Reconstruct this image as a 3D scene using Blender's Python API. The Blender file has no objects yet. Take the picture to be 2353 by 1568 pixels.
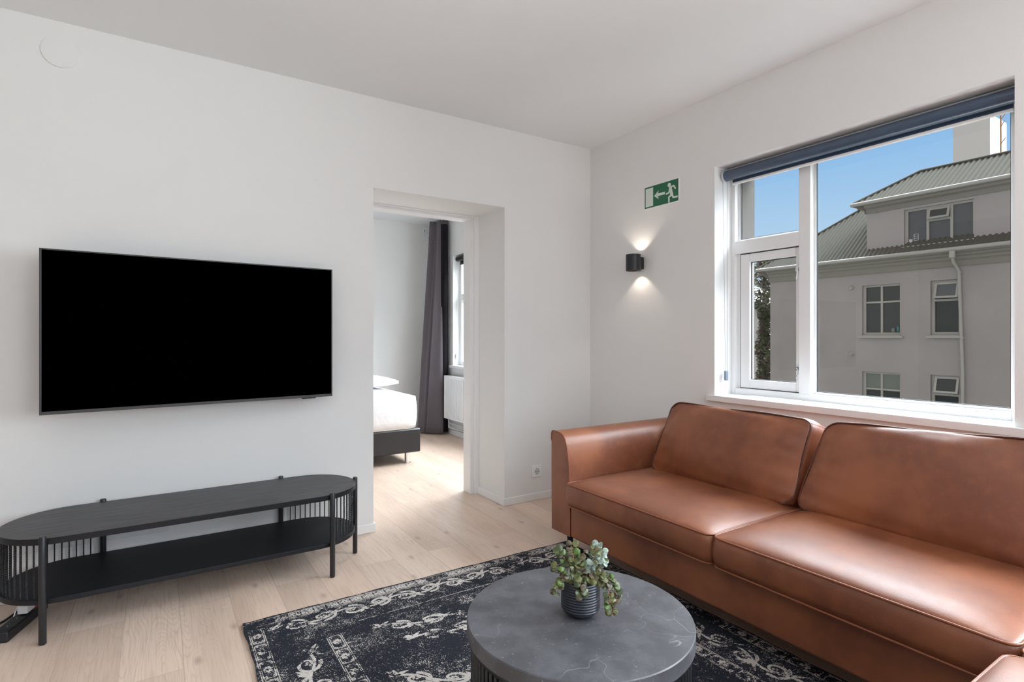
import bpy, bmesh, math, random
from mathutils import Vector, Matrix
random.seed(7)
C = bpy.context.scene.collection
S = bpy.context.scene
PI = math.pi

# ------------------------------------------------------------------ camera
cam_d = bpy.data.cameras.new('camera'); cam = bpy.data.objects.new('camera', cam_d); C.objects.link(cam)
cam.location = (0, 0, 1.17)
cam.rotation_euler = (PI/2, 0, -math.radians(32.7))
cam_d.sensor_width = 36.0
cam_d.lens = 1262/2353*36.0
cam_d.shift_y = -(784-773)/2353
cam_d.clip_start = 0.02; cam_d.clip_end = 300
S.camera = cam

# ------------------------------------------------------------------ view
S.view_settings.view_transform = 'Standard'
S.view_settings.look = 'None'
S.view_settings.gamma = 1
S.view_settings.use_curve_mapping = False
S.view_settings.exposure = 0.0
S.cycles.use_denoising = True
S.cycles.sample_clamp_indirect = 10
S.cycles.max_bounces = 10
S.cycles.diffuse_bounces = 6
S.cycles.transparent_max_bounces = 16

# ------------------------------------------------------------------ sky
W = bpy.data.worlds.new('sky'); S.world = W; W.use_nodes = True
nt = W.node_tree; nt.nodes.clear()
def N(t, kind, **kw):
    n = t.nodes.new(kind)
    for k, v in kw.items():
        if k.startswith('i_'):
            key = k[2:]
            n.inputs[int(key) if key.isdigit() else key].default_value = v
        else: setattr(n, k, v)
    return n
def L(t, a, b): t.links.new(a, b)
def math_(t, op, a, b=None, c=None, clamp=False):
    n = t.nodes.new('ShaderNodeMath'); n.operation = op; n.use_clamp = clamp
    for i, v in enumerate((a, b, c)):
        if v is None: continue
        if isinstance(v, (int, float)): n.inputs[i].default_value = v
        else: t.links.new(v, n.inputs[i])
    return n.outputs[0]
def maprange(t, v, a, b, c=0.0, d=1.0, smooth=True):
    n = t.nodes.new('ShaderNodeMapRange')
    if smooth: n.interpolation_type = 'SMOOTHSTEP'
    t.links.new(v, n.inputs[0])
    for i, x in zip((1, 2, 3, 4), (a, b, c, d)): n.inputs[i].default_value = x
    return n.outputs[0]
def mixc(t, f, a, b, bt='MIX'):
    n = t.nodes.new('ShaderNodeMix'); n.data_type = 'RGBA'; n.blend_type = bt
    if isinstance(f, (int, float)): n.inputs[0].default_value = f
    else: t.links.new(f, n.inputs[0])
    for i, v in ((6, a), (7, b)):
        if isinstance(v, (tuple, list)): n.inputs[i].default_value = tuple(v)+((1,) if len(v) == 3 else ())
        else: t.links.new(v, n.inputs[i])
    return n.outputs[2]
tc = N(nt, 'ShaderNodeTexCoord')
sep = N(nt, 'ShaderNodeSeparateXYZ'); L(nt, tc.outputs['Generated'], sep.inputs[0])
ramp = N(nt, 'ShaderNodeValToRGB'); L(nt, sep.outputs[2], ramp.inputs[0])
cr = ramp.color_ramp
cr.elements[0].position = 0.0; cr.elements[0].color = (0.60, 0.76, 0.88, 1)
cr.elements[1].position = 0.36; cr.elements[1].color = (0.22, 0.47, 0.82, 1)
e = cr.elements.new(0.14); e.color = (0.47, 0.68, 0.88, 1)
e = cr.elements.new(0.26); e.color = (0.31, 0.56, 0.86, 1)
# added glow: unseen high +x sky lights the room, low patch whitens bedroom window
hx = math_(nt, 'ADD', math_(nt, 'MULTIPLY', sep.outputs[0], 0.8), math_(nt, 'MULTIPLY', sep.outputs[2], 0.6))
cl = math_(nt, 'MULTIPLY', math_(nt, 'MULTIPLY', maprange(nt, sep.outputs[2], 0.335, 0.40), maprange(nt, sep.outputs[2], 0.95, 0.88)), maprange(nt, sep.outputs[0], -0.1, 0.35))
cno = N(nt, 'ShaderNodeTexNoise', i_Scale=3.0, i_Detail=4.0); L(nt, tc.outputs['Generated'], cno.inputs['Vector'])
SKY_HI = 24.0
col1 = mixc(nt, cl, ramp.outputs[0], (SKY_HI*0.83, SKY_HI*0.93, SKY_HI*1.0))
dt = N(nt, 'ShaderNodeVectorMath', operation='DOT_PRODUCT'); L(nt, tc.outputs['Generated'], dt.inputs[0])
dt.inputs[1].default_value = (0.43, 0.897, 0.10)
col2 = mixc(nt, maprange(nt, dt.outputs['Value'], 0.968, 0.982), col1, (2.6, 2.65, 2.7))
# the side of the sky behind the camera is an even pale grey
col2 = mixc(nt, maprange(nt, sep.outputs[0], 0.05, -0.25), col2, (0.74, 0.72, 0.70))
col3 = mixc(nt, maprange(nt, sep.outputs[2], -0.03, 0.0, 1, 0), col2, (0.22, 0.22, 0.21))
bg = N(nt, 'ShaderNodeBackground'); L(nt, col3, bg.inputs[0]); bg.inputs[1].default_value = 1.0
wo = N(nt, 'ShaderNodeOutputWorld'); L(nt, bg.outputs[0], wo.inputs[0])

# ------------------------------------------------------------------ added fill lights, and portals at the seen windows
def area(name, loc, rot, sx, sy, power, col=(1, 1, 1), portal=False, spread=PI):
    d = bpy.data.lights.new(name, 'AREA'); d.shape = 'RECTANGLE'; d.size = sx; d.size_y = sy
    d.energy = power; d.color = col; d.spread = spread
    if portal: d.cycles.is_portal = True
    o = bpy.data.objects.new(name, d); C.objects.link(o); o.location = loc; o.rotation_euler = rot
    return o
# added fill lights out of view, in the back, right and left walls
area('fill_back', (1.35, -1.66, 1.5), (PI/2, 0, 0), 1.2, 1.5, 24, (0.88, 0.94, 1.0))
area('fill_right', (2.80, -0.62, 1.5), (PI/2, 0, PI/2), 1.4, 1.3, 74, (0.87, 0.935, 1.0), spread=2.45)
area('fill_left', (-2.66, 0.6, 1.5), (PI/2, 0, -PI/2), 2.2, 1.5, 2, (0.86, 0.93, 1.0))
# added fill aimed up at the ceiling out of view, no lamp around it
area('fill_ceiling', (-0.35, 0.55, 1.9), (PI, 0, 0), 0.8, 0.8, 15, (0.82, 0.92, 1.0))
# added bedroom fill light, in an unseen opening nearer than the window
area('fill_bedroom', (2.97, 4.45, 1.5), (PI/2, 0, PI/2), 1.0, 1.25, 13, (0.97, 0.98, 1.0))
area('daylight_portal', (3.14, 1.42, 1.5), (PI/2, 0, PI/2), 1.4, 1.4, 1, portal=True)
area('daylight_portal', (3.14, 5.17, 1.48), (PI/2, 0, PI/2), 1.4, 1.36, 1, portal=True)

# ------------------------------------------------------------------ materials
def mat(name, col, rough=0.5, metal=0.0, spec=0.5, coat=0.0):
    m = bpy.data.materials.new(name); m.use_nodes = True
    b = m.node_tree.nodes['Principled BSDF']
    b.inputs['Base Color'].default_value = tuple(col)+(1,)
    b.inputs['Roughness'].default_value = rough; b.inputs['Metallic'].default_value = metal
    b.inputs['Specular IOR Level'].default_value = spec
    if coat: b.inputs['Coat Weight'].default_value = coat
    return m
def nodes(m): return m.node_tree, m.node_tree.nodes['Principled BSDF']
def coords(t, scale=(1, 1, 1), kind='Object', rot=(0, 0, 0)):
    tc = N(t, 'ShaderNodeTexCoord'); mp = N(t, 'ShaderNodeMapping')
    mp.inputs['Scale'].default_value = scale; mp.inputs['Rotation'].default_value = rot
    L(t, tc.outputs[kind], mp.inputs[0]); return mp.outputs[0]
def geo(t, scale=(1, 1, 1)):
    g = N(t, 'ShaderNodeNewGeometry'); mp = N(t, 'ShaderNodeMapping'); mp.inputs['Scale'].default_value = scale
    L(t, g.outputs['Position'], mp.inputs[0]); return mp.outputs[0]
def bump(t, b, h, strength=0.2, dist=0.01):
    n = N(t, 'ShaderNodeBump'); n.inputs['Strength'].default_value = strength; n.inputs['Distance'].default_value = dist
    L(t, h, n.inputs['Height']); L(t, n.outputs[0], b.inputs['Normal'])
def noise(t, vec, scale, detail=3, rough=0.5, dist=0.0):
    n = N(t, 'ShaderNodeTexNoise'); L(t, vec, n.inputs['Vector'])
    n.inputs['Scale'].default_value = scale; n.inputs['Detail'].default_value = detail
    n.inputs['Roughness'].default_value = rough; n.inputs['Distortion'].default_value = dist
    return n.outputs[0]

def wall_mat(name, col):
    m = mat(name, col, 0.62, spec=0.3); t, b = nodes(m)
    v = geo(t); bump(t, b, noise(t, v, 90, 3), 0.06, 0.004)
    return m
M_wall = wall_mat('wall_paint', (0.815, 0.812, 0.802))
M_ceil = wall_mat('ceiling_paint', (0.805, 0.825, 0.835))
M_trim = mat('white_gloss_trim', (0.86, 0.86, 0.86), 0.35)
M_frame = mat('white_window_paint', (0.81, 0.815, 0.82), 0.35)
M_white = mat('white_plastic', (0.85, 0.85, 0.85), 0.35)
M_seal = mat('dark_rubber_seal', (0.03, 0.035, 0.04), 0.6)
M_black = mat('black_metal', (0.016, 0.017, 0.02), 0.38, spec=0.5)
M_blackp = mat('black_plastic', (0.012, 0.012, 0.014), 0.45)
M_chrome = mat('chrome', (0.75, 0.76, 0.78), 0.12, metal=1.0)
M_steel = mat('brushed_steel', (0.6, 0.61, 0.62), 0.25, metal=1.0)

# oak plank floor
M_floor = mat('oak_planks', (0.6, 0.45, 0.35), 0.38, spec=0.45)
t, b = nodes(M_floor)
g = N(t, 'ShaderNodeNewGeometry'); sp = N(t, 'ShaderNodeSeparateXYZ'); L(t, g.outputs['Position'], sp.inputs[0])
cb = N(t, 'ShaderNodeCombineXYZ'); L(t, sp.outputs[1], cb.inputs[0])
L(t, math_(t, 'ADD', sp.outputs[0], 5.79-0.269+0.003), cb.inputs[1])
br = N(t, 'ShaderNodeTexBrick'); L(t, cb.outputs[0], br.inputs['Vector'])
br.offset = 0.37; br.offset_frequency = 2; br.squash = 1
br.inputs['Scale'].default_value = 1.0; br.inputs['Mortar Size'].default_value = 0.0016
br.inputs['Mortar Smooth'].default_value = 0.3
br.inputs['Brick Width'].default_value = 1.38; br.inputs['Row Height'].default_value = 0.193
br.inputs['Color1'].default_value = (0, 0, 0, 1); br.inputs['Color2'].default_value = (1, 1, 1, 1); br.inputs['Bias'].default_value = 0
br.inputs['Mortar'].default_value = (0.5, 0.5, 0.5, 1)
rnd = N(t, 'ShaderNodeSeparateColor'); L(t, br.outputs['Color'], rnd.inputs[0])
cv = N(t, 'ShaderNodeCombineXYZ')
L(t, math_(t, 'MULTIPLY', sp.outputs[0], 8.0), cv.inputs[0]); L(t, math_(t, 'MULTIPLY', sp.outputs[1], 1.05), cv.inputs[1])
L(t, math_(t, 'MULTIPLY', rnd.outputs[0], 37.0), cv.inputs[2])
big = noise(t, cv.outputs[0], 1.0, 1.2, 0.4, 0.25)
cv2 = N(t, 'ShaderNodeCombineXYZ')
L(t, math_(t, 'MULTIPLY', sp.outputs[0], 130.0), cv2.inputs[0]); L(t, math_(t, 'MULTIPLY', sp.outputs[1], 5.0), cv2.inputs[1])
ringv = math_(t, 'FRACT', math_(t, 'ADD', math_(t, 'MULTIPLY', big, 52.0), math_(t, 'MULTIPLY', noise(t, cv2.outputs[0], 0.35, 2), 0.5)))
ring = math_(t, 'ABSOLUTE', math_(t, 'SUBTRACT', math_(t, 'MULTIPLY', ringv, 2.0), 1.0))
fine = noise(t, cv2.outputs[0], 1.0, 4, 0.6)
low = noise(t, cv.outputs[0], 0.45, 3, 0.5)
vk = N(t, 'ShaderNodeTexVoronoi'); vkc = N(t, 'ShaderNodeCombineXYZ')
L(t, math_(t, 'MULTIPLY', sp.outputs[0], 3.6), vkc.inputs[0]); L(t, math_(t, 'MULTIPLY', sp.outputs[1], 1.7), vkc.inputs[1])
vk.voronoi_dimensions = '2D'; L(t, vkc.outputs[0], vk.inputs['Vector']); vk.inputs['Scale'].default_value = 1.0
knot = maprange(t, math_(t, 'ADD', vk.outputs['Distance'], math_(t, 'MULTIPLY', fine, 0.06)), 0.03, 0.105, 1, 0)
c0 = mixc(t, maprange(t, low, 0.32, 0.68), (0.83, 0.635, 0.505), (0.63, 0.46, 0.355))
c1 = mixc(t, math_(t, 'MULTIPLY', rnd.outputs[0], 0.55), c0, (0.74, 0.60, 0.50))
c2 = mixc(t, math_(t, 'MULTIPLY', math_(t, 'POWER', ring, 4.0), maprange(t, noise(t, cv.outputs[0], 0.5, 1), 0.42, 0.62, 0.06, 0.34)), c1, (0.46, 0.325, 0.245))
c3 = mixc(t, math_(t, 'MULTIPLY', maprange(t, fine, 0.45, 0.7), 0.30), c2, (0.42, 0.30, 0.23))
c4 = mixc(t, math_(t, 'MULTIPLY', knot, 0.5), c3, (0.26, 0.17, 0.12))
c5 = mixc(t, math_(t, 'MULTIPLY', br.outputs['Fac'], 0.45), c4, (0.36, 0.27, 0.21))
L(t, c5, b.inputs['Base Color'])
L(t, maprange(t, fine, 0.3, 0.7, 0.32, 0.46, False), b.inputs['Roughness'])
bump(t, b, math_(t, 'ADD', math_(t, 'MULTIPLY', fine, 0.3), math_(t, 'MULTIPLY', br.outputs['Fac'], -1.0)), 0.15, 0.002)

# cognac leather
def leather(name, k=1.0):
    m = mat(name, (0.3, 0.1, 0.04), 0.4, spec=0.5); t, b = nodes(m)
    v = geo(t)
    n1 = noise(t, v, 3.2, 4, 0.55); n2 = noise(t, v, 22, 3, 0.6)
    vo = N(t, 'ShaderNodeTexVoronoi'); L(t, v, vo.inputs['Vector']); vo.inputs['Scale'].default_value = 420
    a = mixc(t, maprange(t, n1, 0.35, 0.68), (0.185*k, 0.055*k, 0.023*k), (0.315*k, 0.103*k, 0.040*k))
    c = mixc(t, math_(t, 'MULTIPLY', maprange(t, n2, 0.45, 0.7), 0.25), a, (0.33*k, 0.10*k, 0.04*k))
    L(t, c, b.inputs['Base Color'])
    L(t, maprange(t, n2, 0.3, 0.7, 0.41, 0.50, False), b.inputs['Roughness'])
    h = math_(t, 'ADD', math_(t, 'MULTIPLY', vo.outputs['Distance'], 0.35), math_(t, 'MULTIPLY', noise(t, v, 9, 2), 1.2))
    bump(t, b, h, 0.22, 0.004)
    b.inputs['Coat Weight'].default_value = 0.3; b.inputs['Coat Roughness'].default_value = 0.47; b.inputs['Coat IOR'].default_value = 1.6
    return m
M_leather = leather('cognac_leather')
M_pipingd = mat('dark_leather_piping', (0.09, 0.027, 0.016), 0.45)
M_piping = mat('leather_piping', (0.27, 0.085, 0.038), 0.4)

# black stained wood (grain along x)
M_bwood = mat('black_stained_wood', (0.05, 0.05, 0.055), 0.48, spec=0.4)
t, b = nodes(M_bwood)
v = geo(t, (4, 110, 40)); n1 = noise(t, v, 1.0, 5, 0.65)
L(t, mixc(t, maprange(t, n1, 0.35, 0.65), (0.036, 0.035, 0.038), (0.098, 0.094, 0.095)), b.inputs['Base Color'])  # tone lightened to carry the sheen of the bench top
bump(t, b, n1, 0.35, 0.002)

M_shelf = mat('shaded_shelf_and_edge_band', (0.012, 0.012, 0.015), 0.5, spec=0.3)  # bench wood with shade put into the shelf colour; also the edge banding
# dark stone table top
M_stone = mat('dark_grey_stone', (0.09, 0.09, 0.1), 0.42, spec=0.5)
t, b = nodes(M_stone)
v = geo(t); dn = N(t, 'ShaderNodeTexNoise'); L(t, v, dn.inputs['Vector']); dn.inputs['Scale'].default_value = 7
mv = N(t, 'ShaderNodeVectorMath', operation='MULTIPLY_ADD'); L(t, dn.outputs['Color'], mv.inputs[0])
mv.inputs[1].default_value = (0.16, 0.16, 0.16); L(t, v, mv.inputs[2])
vv = N(t, 'ShaderNodeTexVoronoi', feature='DISTANCE_TO_EDGE'); L(t, mv.outputs[0], vv.inputs['Vector']); vv.inputs['Scale'].default_value = 5.5
vein = maprange(t, vv.outputs['Distance'], 0.0, 0.007, 1, 0)
veinmask = maprange(t, noise(t, v, 6.0, 2), 0.5, 0.62)
blot = noise(t, v, 12, 5, 0.6)
spk = maprange(t, noise(t, v, 95, 4, 0.7), 0.60, 0.68)
spm = maprange(t, noise(t, v, 14, 4), 0.50, 0.62)
a = mixc(t, maprange(t, blot, 0.35, 0.7), (0.062, 0.061, 0.068), (0.10, 0.10, 0.112))
a = mixc(t, math_(t, 'MULTIPLY', math_(t, 'MULTIPLY', spk, spm), 0.75), a, (0.30, 0.30, 0.31))
a = mixc(t, math_(t, 'MULTIPLY', math_(t, 'MULTIPLY', vein, veinmask), 0.45), a, (0.38, 0.38, 0.38))
L(t, a, b.inputs['Base Color'])
bump(t, b, noise(t, v, 260, 2), 0.12, 0.003)

# rug
def rug_mix(name, base):
    m = mat(name, (0.02, 0.02, 0.03), 0.95, spec=0.1); t, b = nodes(m)
    v = geo(t); vs = geo(t, (1.0, 0.8, 1.0))
    lowf = noise(t, v, 4.5, 3, 0.6); fin = noise(t, vs, 290, 2, 0.6); mid = noise(t, v, 45, 3, 0.65)
    dark = mixc(t, fin, (0.012, 0.013, 0.019), (0.036, 0.038, 0.050))
    light = mixc(t, mid, (0.50, 0.455, 0.42), (0.66, 0.61, 0.57))
    if base:
        sc = math_(t, 'ADD', math_(t, 'ADD', math_(t, 'MULTIPLY', fin, 1.0), math_(t, 'MULTIPLY', mid, 0.45)), math_(t, 'MULTIPLY', lowf, 0.55))
        f = maprange(t, sc, 1.125, 1.145)
        f = math_(t, 'MULTIPLY', f, 0.8)
    else:
        sc = math_(t, 'ADD', math_(t, 'ADD', math_(t, 'MULTIPLY', fin, 0.65), math_(t, 'MULTIPLY', mid, 0.75)), math_(t, 'MULTIPLY', lowf, 0.9))
        f = maprange(t, sc, 1.075, 1.095)
    L(t, mixc(t, f, dark, light), b.inputs['Base Color'])
    bump(t, b, fin, 0.6, 0.003)
    return m
M_rug = rug_mix('worn_rug_ground', True)
M_rugp = rug_mix('worn_rug_ornament', False)

# thin glass: fresnel reflection over clear transmission
M_glass = bpy.data.materials.new('window_glass'); M_glass.use_nodes = True
t = M_glass.node_tree; t.nodes.clear()
o_ = N(t, 'ShaderNodeOutputMaterial'); mx = N(t, 'ShaderNodeMixShader'); tr = N(t, 'ShaderNodeBsdfTransparent')
gl = N(t, 'ShaderNodeBsdfGlossy'); gl.inputs['Roughness'].default_value = 0.0; fr = N(t, 'ShaderNodeFresnel'); fr.inputs[0].default_value = 1.45
tr.inputs[0].default_value = (0.985, 0.985, 0.985, 1)
gg = N(t, 'ShaderNodeNewGeometry'); L(t, math_(t, 'MULTIPLY', fr.outputs[0], math_(t, 'SUBTRACT', 1.0, gg.outputs['Backfacing'])), mx.inputs[0]); L(t, tr.outputs[0], mx.inputs[1]); L(t, gl.outputs[0], mx.inputs[2]); L(t, mx.outputs[0], o_.inputs[0])

M_navy = mat('navy_blind_cover', (0.035, 0.065, 0.115), 0.25, spec=0.9)
M_alu = mat('grey_aluminium', (0.55, 0.57, 0.6), 0.35, metal=0.3)
M_tvframe = mat('tv_bezel', (0.045, 0.043, 0.046), 0.4)
M_screen = mat('tv_screen_off', (0.0, 0.0, 0.0), 0.5, spec=0.0)
M_green = mat('sign_green', (0.012, 0.135, 0.062), 0.45)
M_signw = mat('sign_pale_green_white', (0.66, 0.74, 0.69), 0.45)
M_curtain = mat('mauve_grey_curtain', (0.12, 0.103, 0.115), 0.85, spec=0.2)
t, b = nodes(M_curtain); b.inputs['Sheen Weight'].default_value = 0.25
bump(t, b, noise(t, geo(t, (300, 300, 300)), 1.0, 2), 0.15, 0.002)
M_curtback = mat('black_curtain_lining', (0.012, 0.011, 0.013), 0.9, spec=0.1)
M_linen = mat('white_linen', (0.84, 0.84, 0.85), 0.8, spec=0.2)
t, b = nodes(M_linen); bump(t, b, noise(t, geo(t), 11, 4), 0.35, 0.02)
M_bedbase = mat('black_faux_leather', (0.018, 0.017, 0.018), 0.45)
M_rad = mat('radiator_enamel', (0.80, 0.81, 0.82), 0.35)
M_pot = mat('dark_ribbed_ceramic', (0.018, 0.022, 0.030), 0.42, spec=0.5)
M_soil = mat('dark_soil', (0.02, 0.015, 0.012), 0.95)
M_stem = mat('plant_stem', (0.36, 0.20, 0.10), 0.6)
M_leafs = []
for nme, cc in (('leaf_olive', (0.125, 0.14, 0.04)), ('leaf_green', (0.10, 0.19, 0.035)), ('leaf_brown', (0.10, 0.078, 0.042)), ('leaf_silver', (0.30, 0.39, 0.33)), ('leaf_dark', (0.06, 0.085, 0.032))):
    m = mat(nme, cc, 0.42, spec=0.5); m.node_tree.nodes['Principled BSDF'].inputs['Subsurface Weight'].default_value = 0.0
    t, b = nodes(m); v = geo(t)
    L(t, mixc(t, maprange(t, noise(t, v, 120, 2), 0.4, 0.6), cc, tuple(x*0.72 for x in cc)), b.inputs['Base Color'])
    M_leafs.append(m)
M_red = bpy.data.materials.new('lit_red_switch'); M_red.use_nodes = True
b = M_red.node_tree.nodes['Principled BSDF']; b.inputs['Base Color'].default_value = (0.8, 0.03, 0.02, 1)
b.inputs['Emission Color'].default_value = (1, 0.05, 0.02, 1); b.inputs['Emission Strength'].default_value = 1.2
M_lampglow = bpy.data.materials.new('lamp_diffuser'); M_lampglow.use_nodes = True
b = M_lampglow.node_tree.nodes['Principled BSDF']; b.inputs['Base Color'].default_value = (0.8, 0.6, 0.4, 1)
b.inputs['Emission Color'].default_value = (1, 0.72, 0.45, 1); b.inputs['Emission Strength'].default_value = 1.5
# outside
M_render = mat('grey_house_render', (0.33, 0.315, 0.315), 0.9, spec=0.1)
t, b = nodes(M_render); v = geo(t)
L(t, mixc(t, maprange(t, noise(t, v, 0.7, 4), 0.3, 0.7), (0.345, 0.31, 0.31), (0.39, 0.352, 0.352)), b.inputs['Base Color'])
M_render2 = mat('pale_house_render', (0.40, 0.365, 0.365), 0.9, spec=0.1)
M_cornice = mat('cornice_paint', (0.27, 0.24, 0.22), 0.8, spec=0.15)
M_roof = mat('grey_green_roof_sheet', (0.115, 0.110, 0.093), 0.9, spec=0.0)
M_roof2 = mat('green_lower_roof_sheet', (0.115, 0.13, 0.105), 0.9, spec=0.0)
M_ext = mat('outside_frame_paint', (0.40, 0.375, 0.35), 0.6)
M_extglass = mat('dark_window_pane', (0.035, 0.04, 0.042), 0.12, spec=0.45)
M_extglass2 = mat('curtained_window_pane', (0.11, 0.115, 0.125), 0.3, spec=0.3)
M_extblind = mat('pale_roller_blind_pane', (0.17, 0.19, 0.17), 0.4, spec=0.3)
M_rust = mat('rusty_patch', (0.35, 0.17, 0.08), 0.8)
M_tower = mat('pale_tower_render', (0.62, 0.60, 0.60), 0.9)
M_foliage = mat('tree_leaves', (0.075, 0.075, 0.032), 0.8, spec=0.2)
t, b = nodes(M_foliage); v = geo(t)
L(t, mixc(t, maprange(t, noise(t, v, 2.5, 3), 0.4, 0.6), (0.10, 0.075, 0.045), (0.07, 0.085, 0.03)), b.inputs['Base Color'])
M_bark = mat('bark', (0.08, 0.06, 0.045), 0.9)
M_ground = mat('street_ground', (0.12, 0.12, 0.115), 0.9)
t, b = nodes(M_ground); v = geo(t)
L(t, mixc(t, maprange(t, noise(t, v, 0.6, 4), 0.4, 0.6), (0.13, 0.125, 0.12), (0.09, 0.11, 0.06)), b.inputs['Base Color'])

# ------------------------------------------------------------------ object helpers
def tag(o, label=None, cat=None, group=None, kind=None):
    if label: o['label'] = label
    if cat: o['category'] = cat
    if group: o['group'] = group
    if kind: o['kind'] = kind
    return o
def thing(name, label, cat, loc=(0, 0, 0), group=None):
    o = bpy.data.objects.new(name, None); C.objects.link(o); o.location = loc; o.empty_display_size = 0.05
    tag(o, label, cat, group); return o
def wloc(o):
    v = Vector((0, 0, 0))
    while o is not None: v += o.location; o = o.parent
    return v
class MB:
    """collects geometry in world coordinates; build() makes ONE mesh object"""
    def __init__(s): s.v = []; s.f = []; s.m = []; s.mi = 0; s.sm = []; s.smooth = False
    def add(s, vs, fs, smooth=None):
        n = len(s.v); s.v += [tuple(p) for p in vs]
        for f in fs: s.f.append(tuple(i+n for i in f)); s.m.append(s.mi); s.sm.append(s.smooth if smooth is None else smooth)
        return s
    def box(s, x0, x1, y0, y1, z0, z1, R=None, c=(0, 0, 0)):
        vs = [(x, y, z) for z in (z0, z1) for y in (y0, y1) for x in (x0, x1)]
        if R is not None: vs = [Vector(c)+R@Vector(p) for p in vs]
        return s.add(vs, [(0, 2, 3, 1), (4, 5, 7, 6), (0, 1, 5, 4), (2, 6, 7, 3), (0, 4, 6, 2), (1, 3, 7, 5)], False)
    def tube(s, pts, r, n=10, caps=True, r2=None):
        pts = [Vector(p) for p in pts]; rings = []
        up = None
        for i, p in enumerate(pts):
            a = pts[max(i-1, 0)]; b_ = pts[min(i+1, len(pts)-1)]; d = (b_-a).normalized()
            if up is None:
                up = Vector((0, 0, 1)) if abs(d.z) < 0.9 else Vector((1, 0, 0))
            u = (up - d*up.dot(d))
            if u.length < 1e-5: u = Vector((1, 0, 0)).cross(d)
            u.normalize(); up = u; w = d.cross(u)
            rr = r[i] if isinstance(r, (list, tuple)) else r
            rings.append([p+(u*math.cos(2*PI*k/n)+w*math.sin(2*PI*k/n))*rr for k in range(n)])
        vs = [p for rg in rings for p in rg]; fs = []
        for i in range(len(pts)-1):
            for k in range(n):
                a = i*n+k; b_ = i*n+(k+1) % n; fs.append((a, b_, b_+n, a+n))
        s.add(vs, fs, True)
        if caps: s.add(rings[0], [tuple(range(n))[::-1]], False); s.add(rings[-1], [tuple(range(n))], False)
        return s
    def loop(s, pts, r, n=8):
        pts = [Vector(p) for p in pts]; N_ = len(pts); vs = []; fs = []
        cen = sum(pts, Vector())/N_
        for i, p in enumerate(pts):
            d = (pts[(i+1) % N_]-pts[i-1]).normalized(); u = (p-cen); u = (u-d*u.dot(d)).normalized(); w = d.cross(u)
            vs += [p+(u*math.cos(2*PI*k/n)+w*math.sin(2*PI*k/n))*r for k in range(n)]
        for i in range(N_):
            for k in range(n):
                a = i*n+k; b_ = i*n+(k+1) % n; c_ = ((i+1) % N_)*n+k; d_ = ((i+1) % N_)*n+(k+1) % n
                fs.append((a, b_, d_, c_))
        return s.add(vs, fs, True)
    def cyl(s, c, r, z0, z1, n=32, r2=None):
        return s.tube([(c[0], c[1], z0), (c[0], c[1], z1)], [r, r if r2 is None else r2], n)
    def lathe(s, c, prof, n=48, cap=True):
        vs = []; fs = []
        for (r, z) in prof: vs += [(c[0]+r*math.cos(2*PI*k/n), c[1]+r*math.sin(2*PI*k/n), c[2]+z) for k in range(n)]
        for i in range(len(prof)-1):
            for k in range(n): a = i*n+k; b_ = i*n+(k+1) % n; fs.append((a, b_, b_+n, a+n))
        s.add(vs, fs, True)
        return s
    def prism(s, poly, f0, f1):
        """poly in 2D; f0, f1 map (u,v) to 3D for the two ends"""
        n = len(poly); vs = [f0(*p) for p in poly]+[f1(*p) for p in poly]
        fs = [tuple(range(n))[::-1], tuple(range(n, 2*n))]+[(i, (i+1) % n, (i+1) % n+n, i+n) for i in range(n)]
        return s.add(vs, fs)
    def build(s, name, mats, parent=None, bevel=0, seg=2, angle=40, recalc=True, sharp=False):
        me = bpy.data.meshes.new(name)
        off = wloc(parent) if parent else Vector((0, 0, 0))
        me.from_pydata([tuple(Vector(p)-off) for p in s.v], [], s.f)
        if not isinstance(mats, (list, tuple)): mats = [mats]
        for m in mats: me.materials.append(m)
        for p, mi, sm in zip(me.polygons, s.m, s.sm): p.material_index = mi; p.use_smooth = sm
        if recalc:
            bm = bmesh.new(); bm.from_mesh(me); bmesh.ops.recalc_face_normals(bm, faces=bm.faces); bm.to_mesh(me); bm.free()
        o = bpy.data.objects.new(name, me); C.objects.link(o)
        if parent: o.parent = parent
        if sharp:
            me.set_sharp_from_angle(angle=math.radians(35))
        if bevel:
            md = o.modifiers.new('bevel', 'BEVEL'); md.width = bevel; md.segments = seg; md.limit_method = 'ANGLE'; md.angle_limit = math.radians(angle)
            md.harden_normals = False
            for p in me.polygons: p.use_smooth = True
            try: me.set_sharp_from_angle(angle=math.radians(35))
            except Exception: pass
        return o
def struct(name, mb, m, **k):
    o = mb.build(name, m, None, **k); o['kind'] = 'structure'; return o
def copy_tree(o, parent=None):
    c = o.copy(); C.objects.link(c); c.parent = parent
    for ch in list(o.children): copy_tree(ch, c)
    return c

# ================================================================== THE SETTING
YA = 3.215; XB = 2.775; ZC = 2.602; YF = 6.55; XR = 2.935
struct('floor', MB().box(-2.9, 3.12, -1.95, 6.8, -0.2, 0), M_floor)
struct('ceiling', MB().box(-2.9, 3.2, -1.95, 6.8, ZC, ZC+0.2), M_ceil)
# wall with the television and the doorway
w = MB(); w.box(-2.75, 1.078, YA, 3.70, 0, ZC); w.box(2.003, 2.95, YA, 3.70, 0, ZC); w.box(1.078, 2.003, YA, 3.70, 2.06, ZC)
struct('wall_front', w, M_wall)
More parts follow.
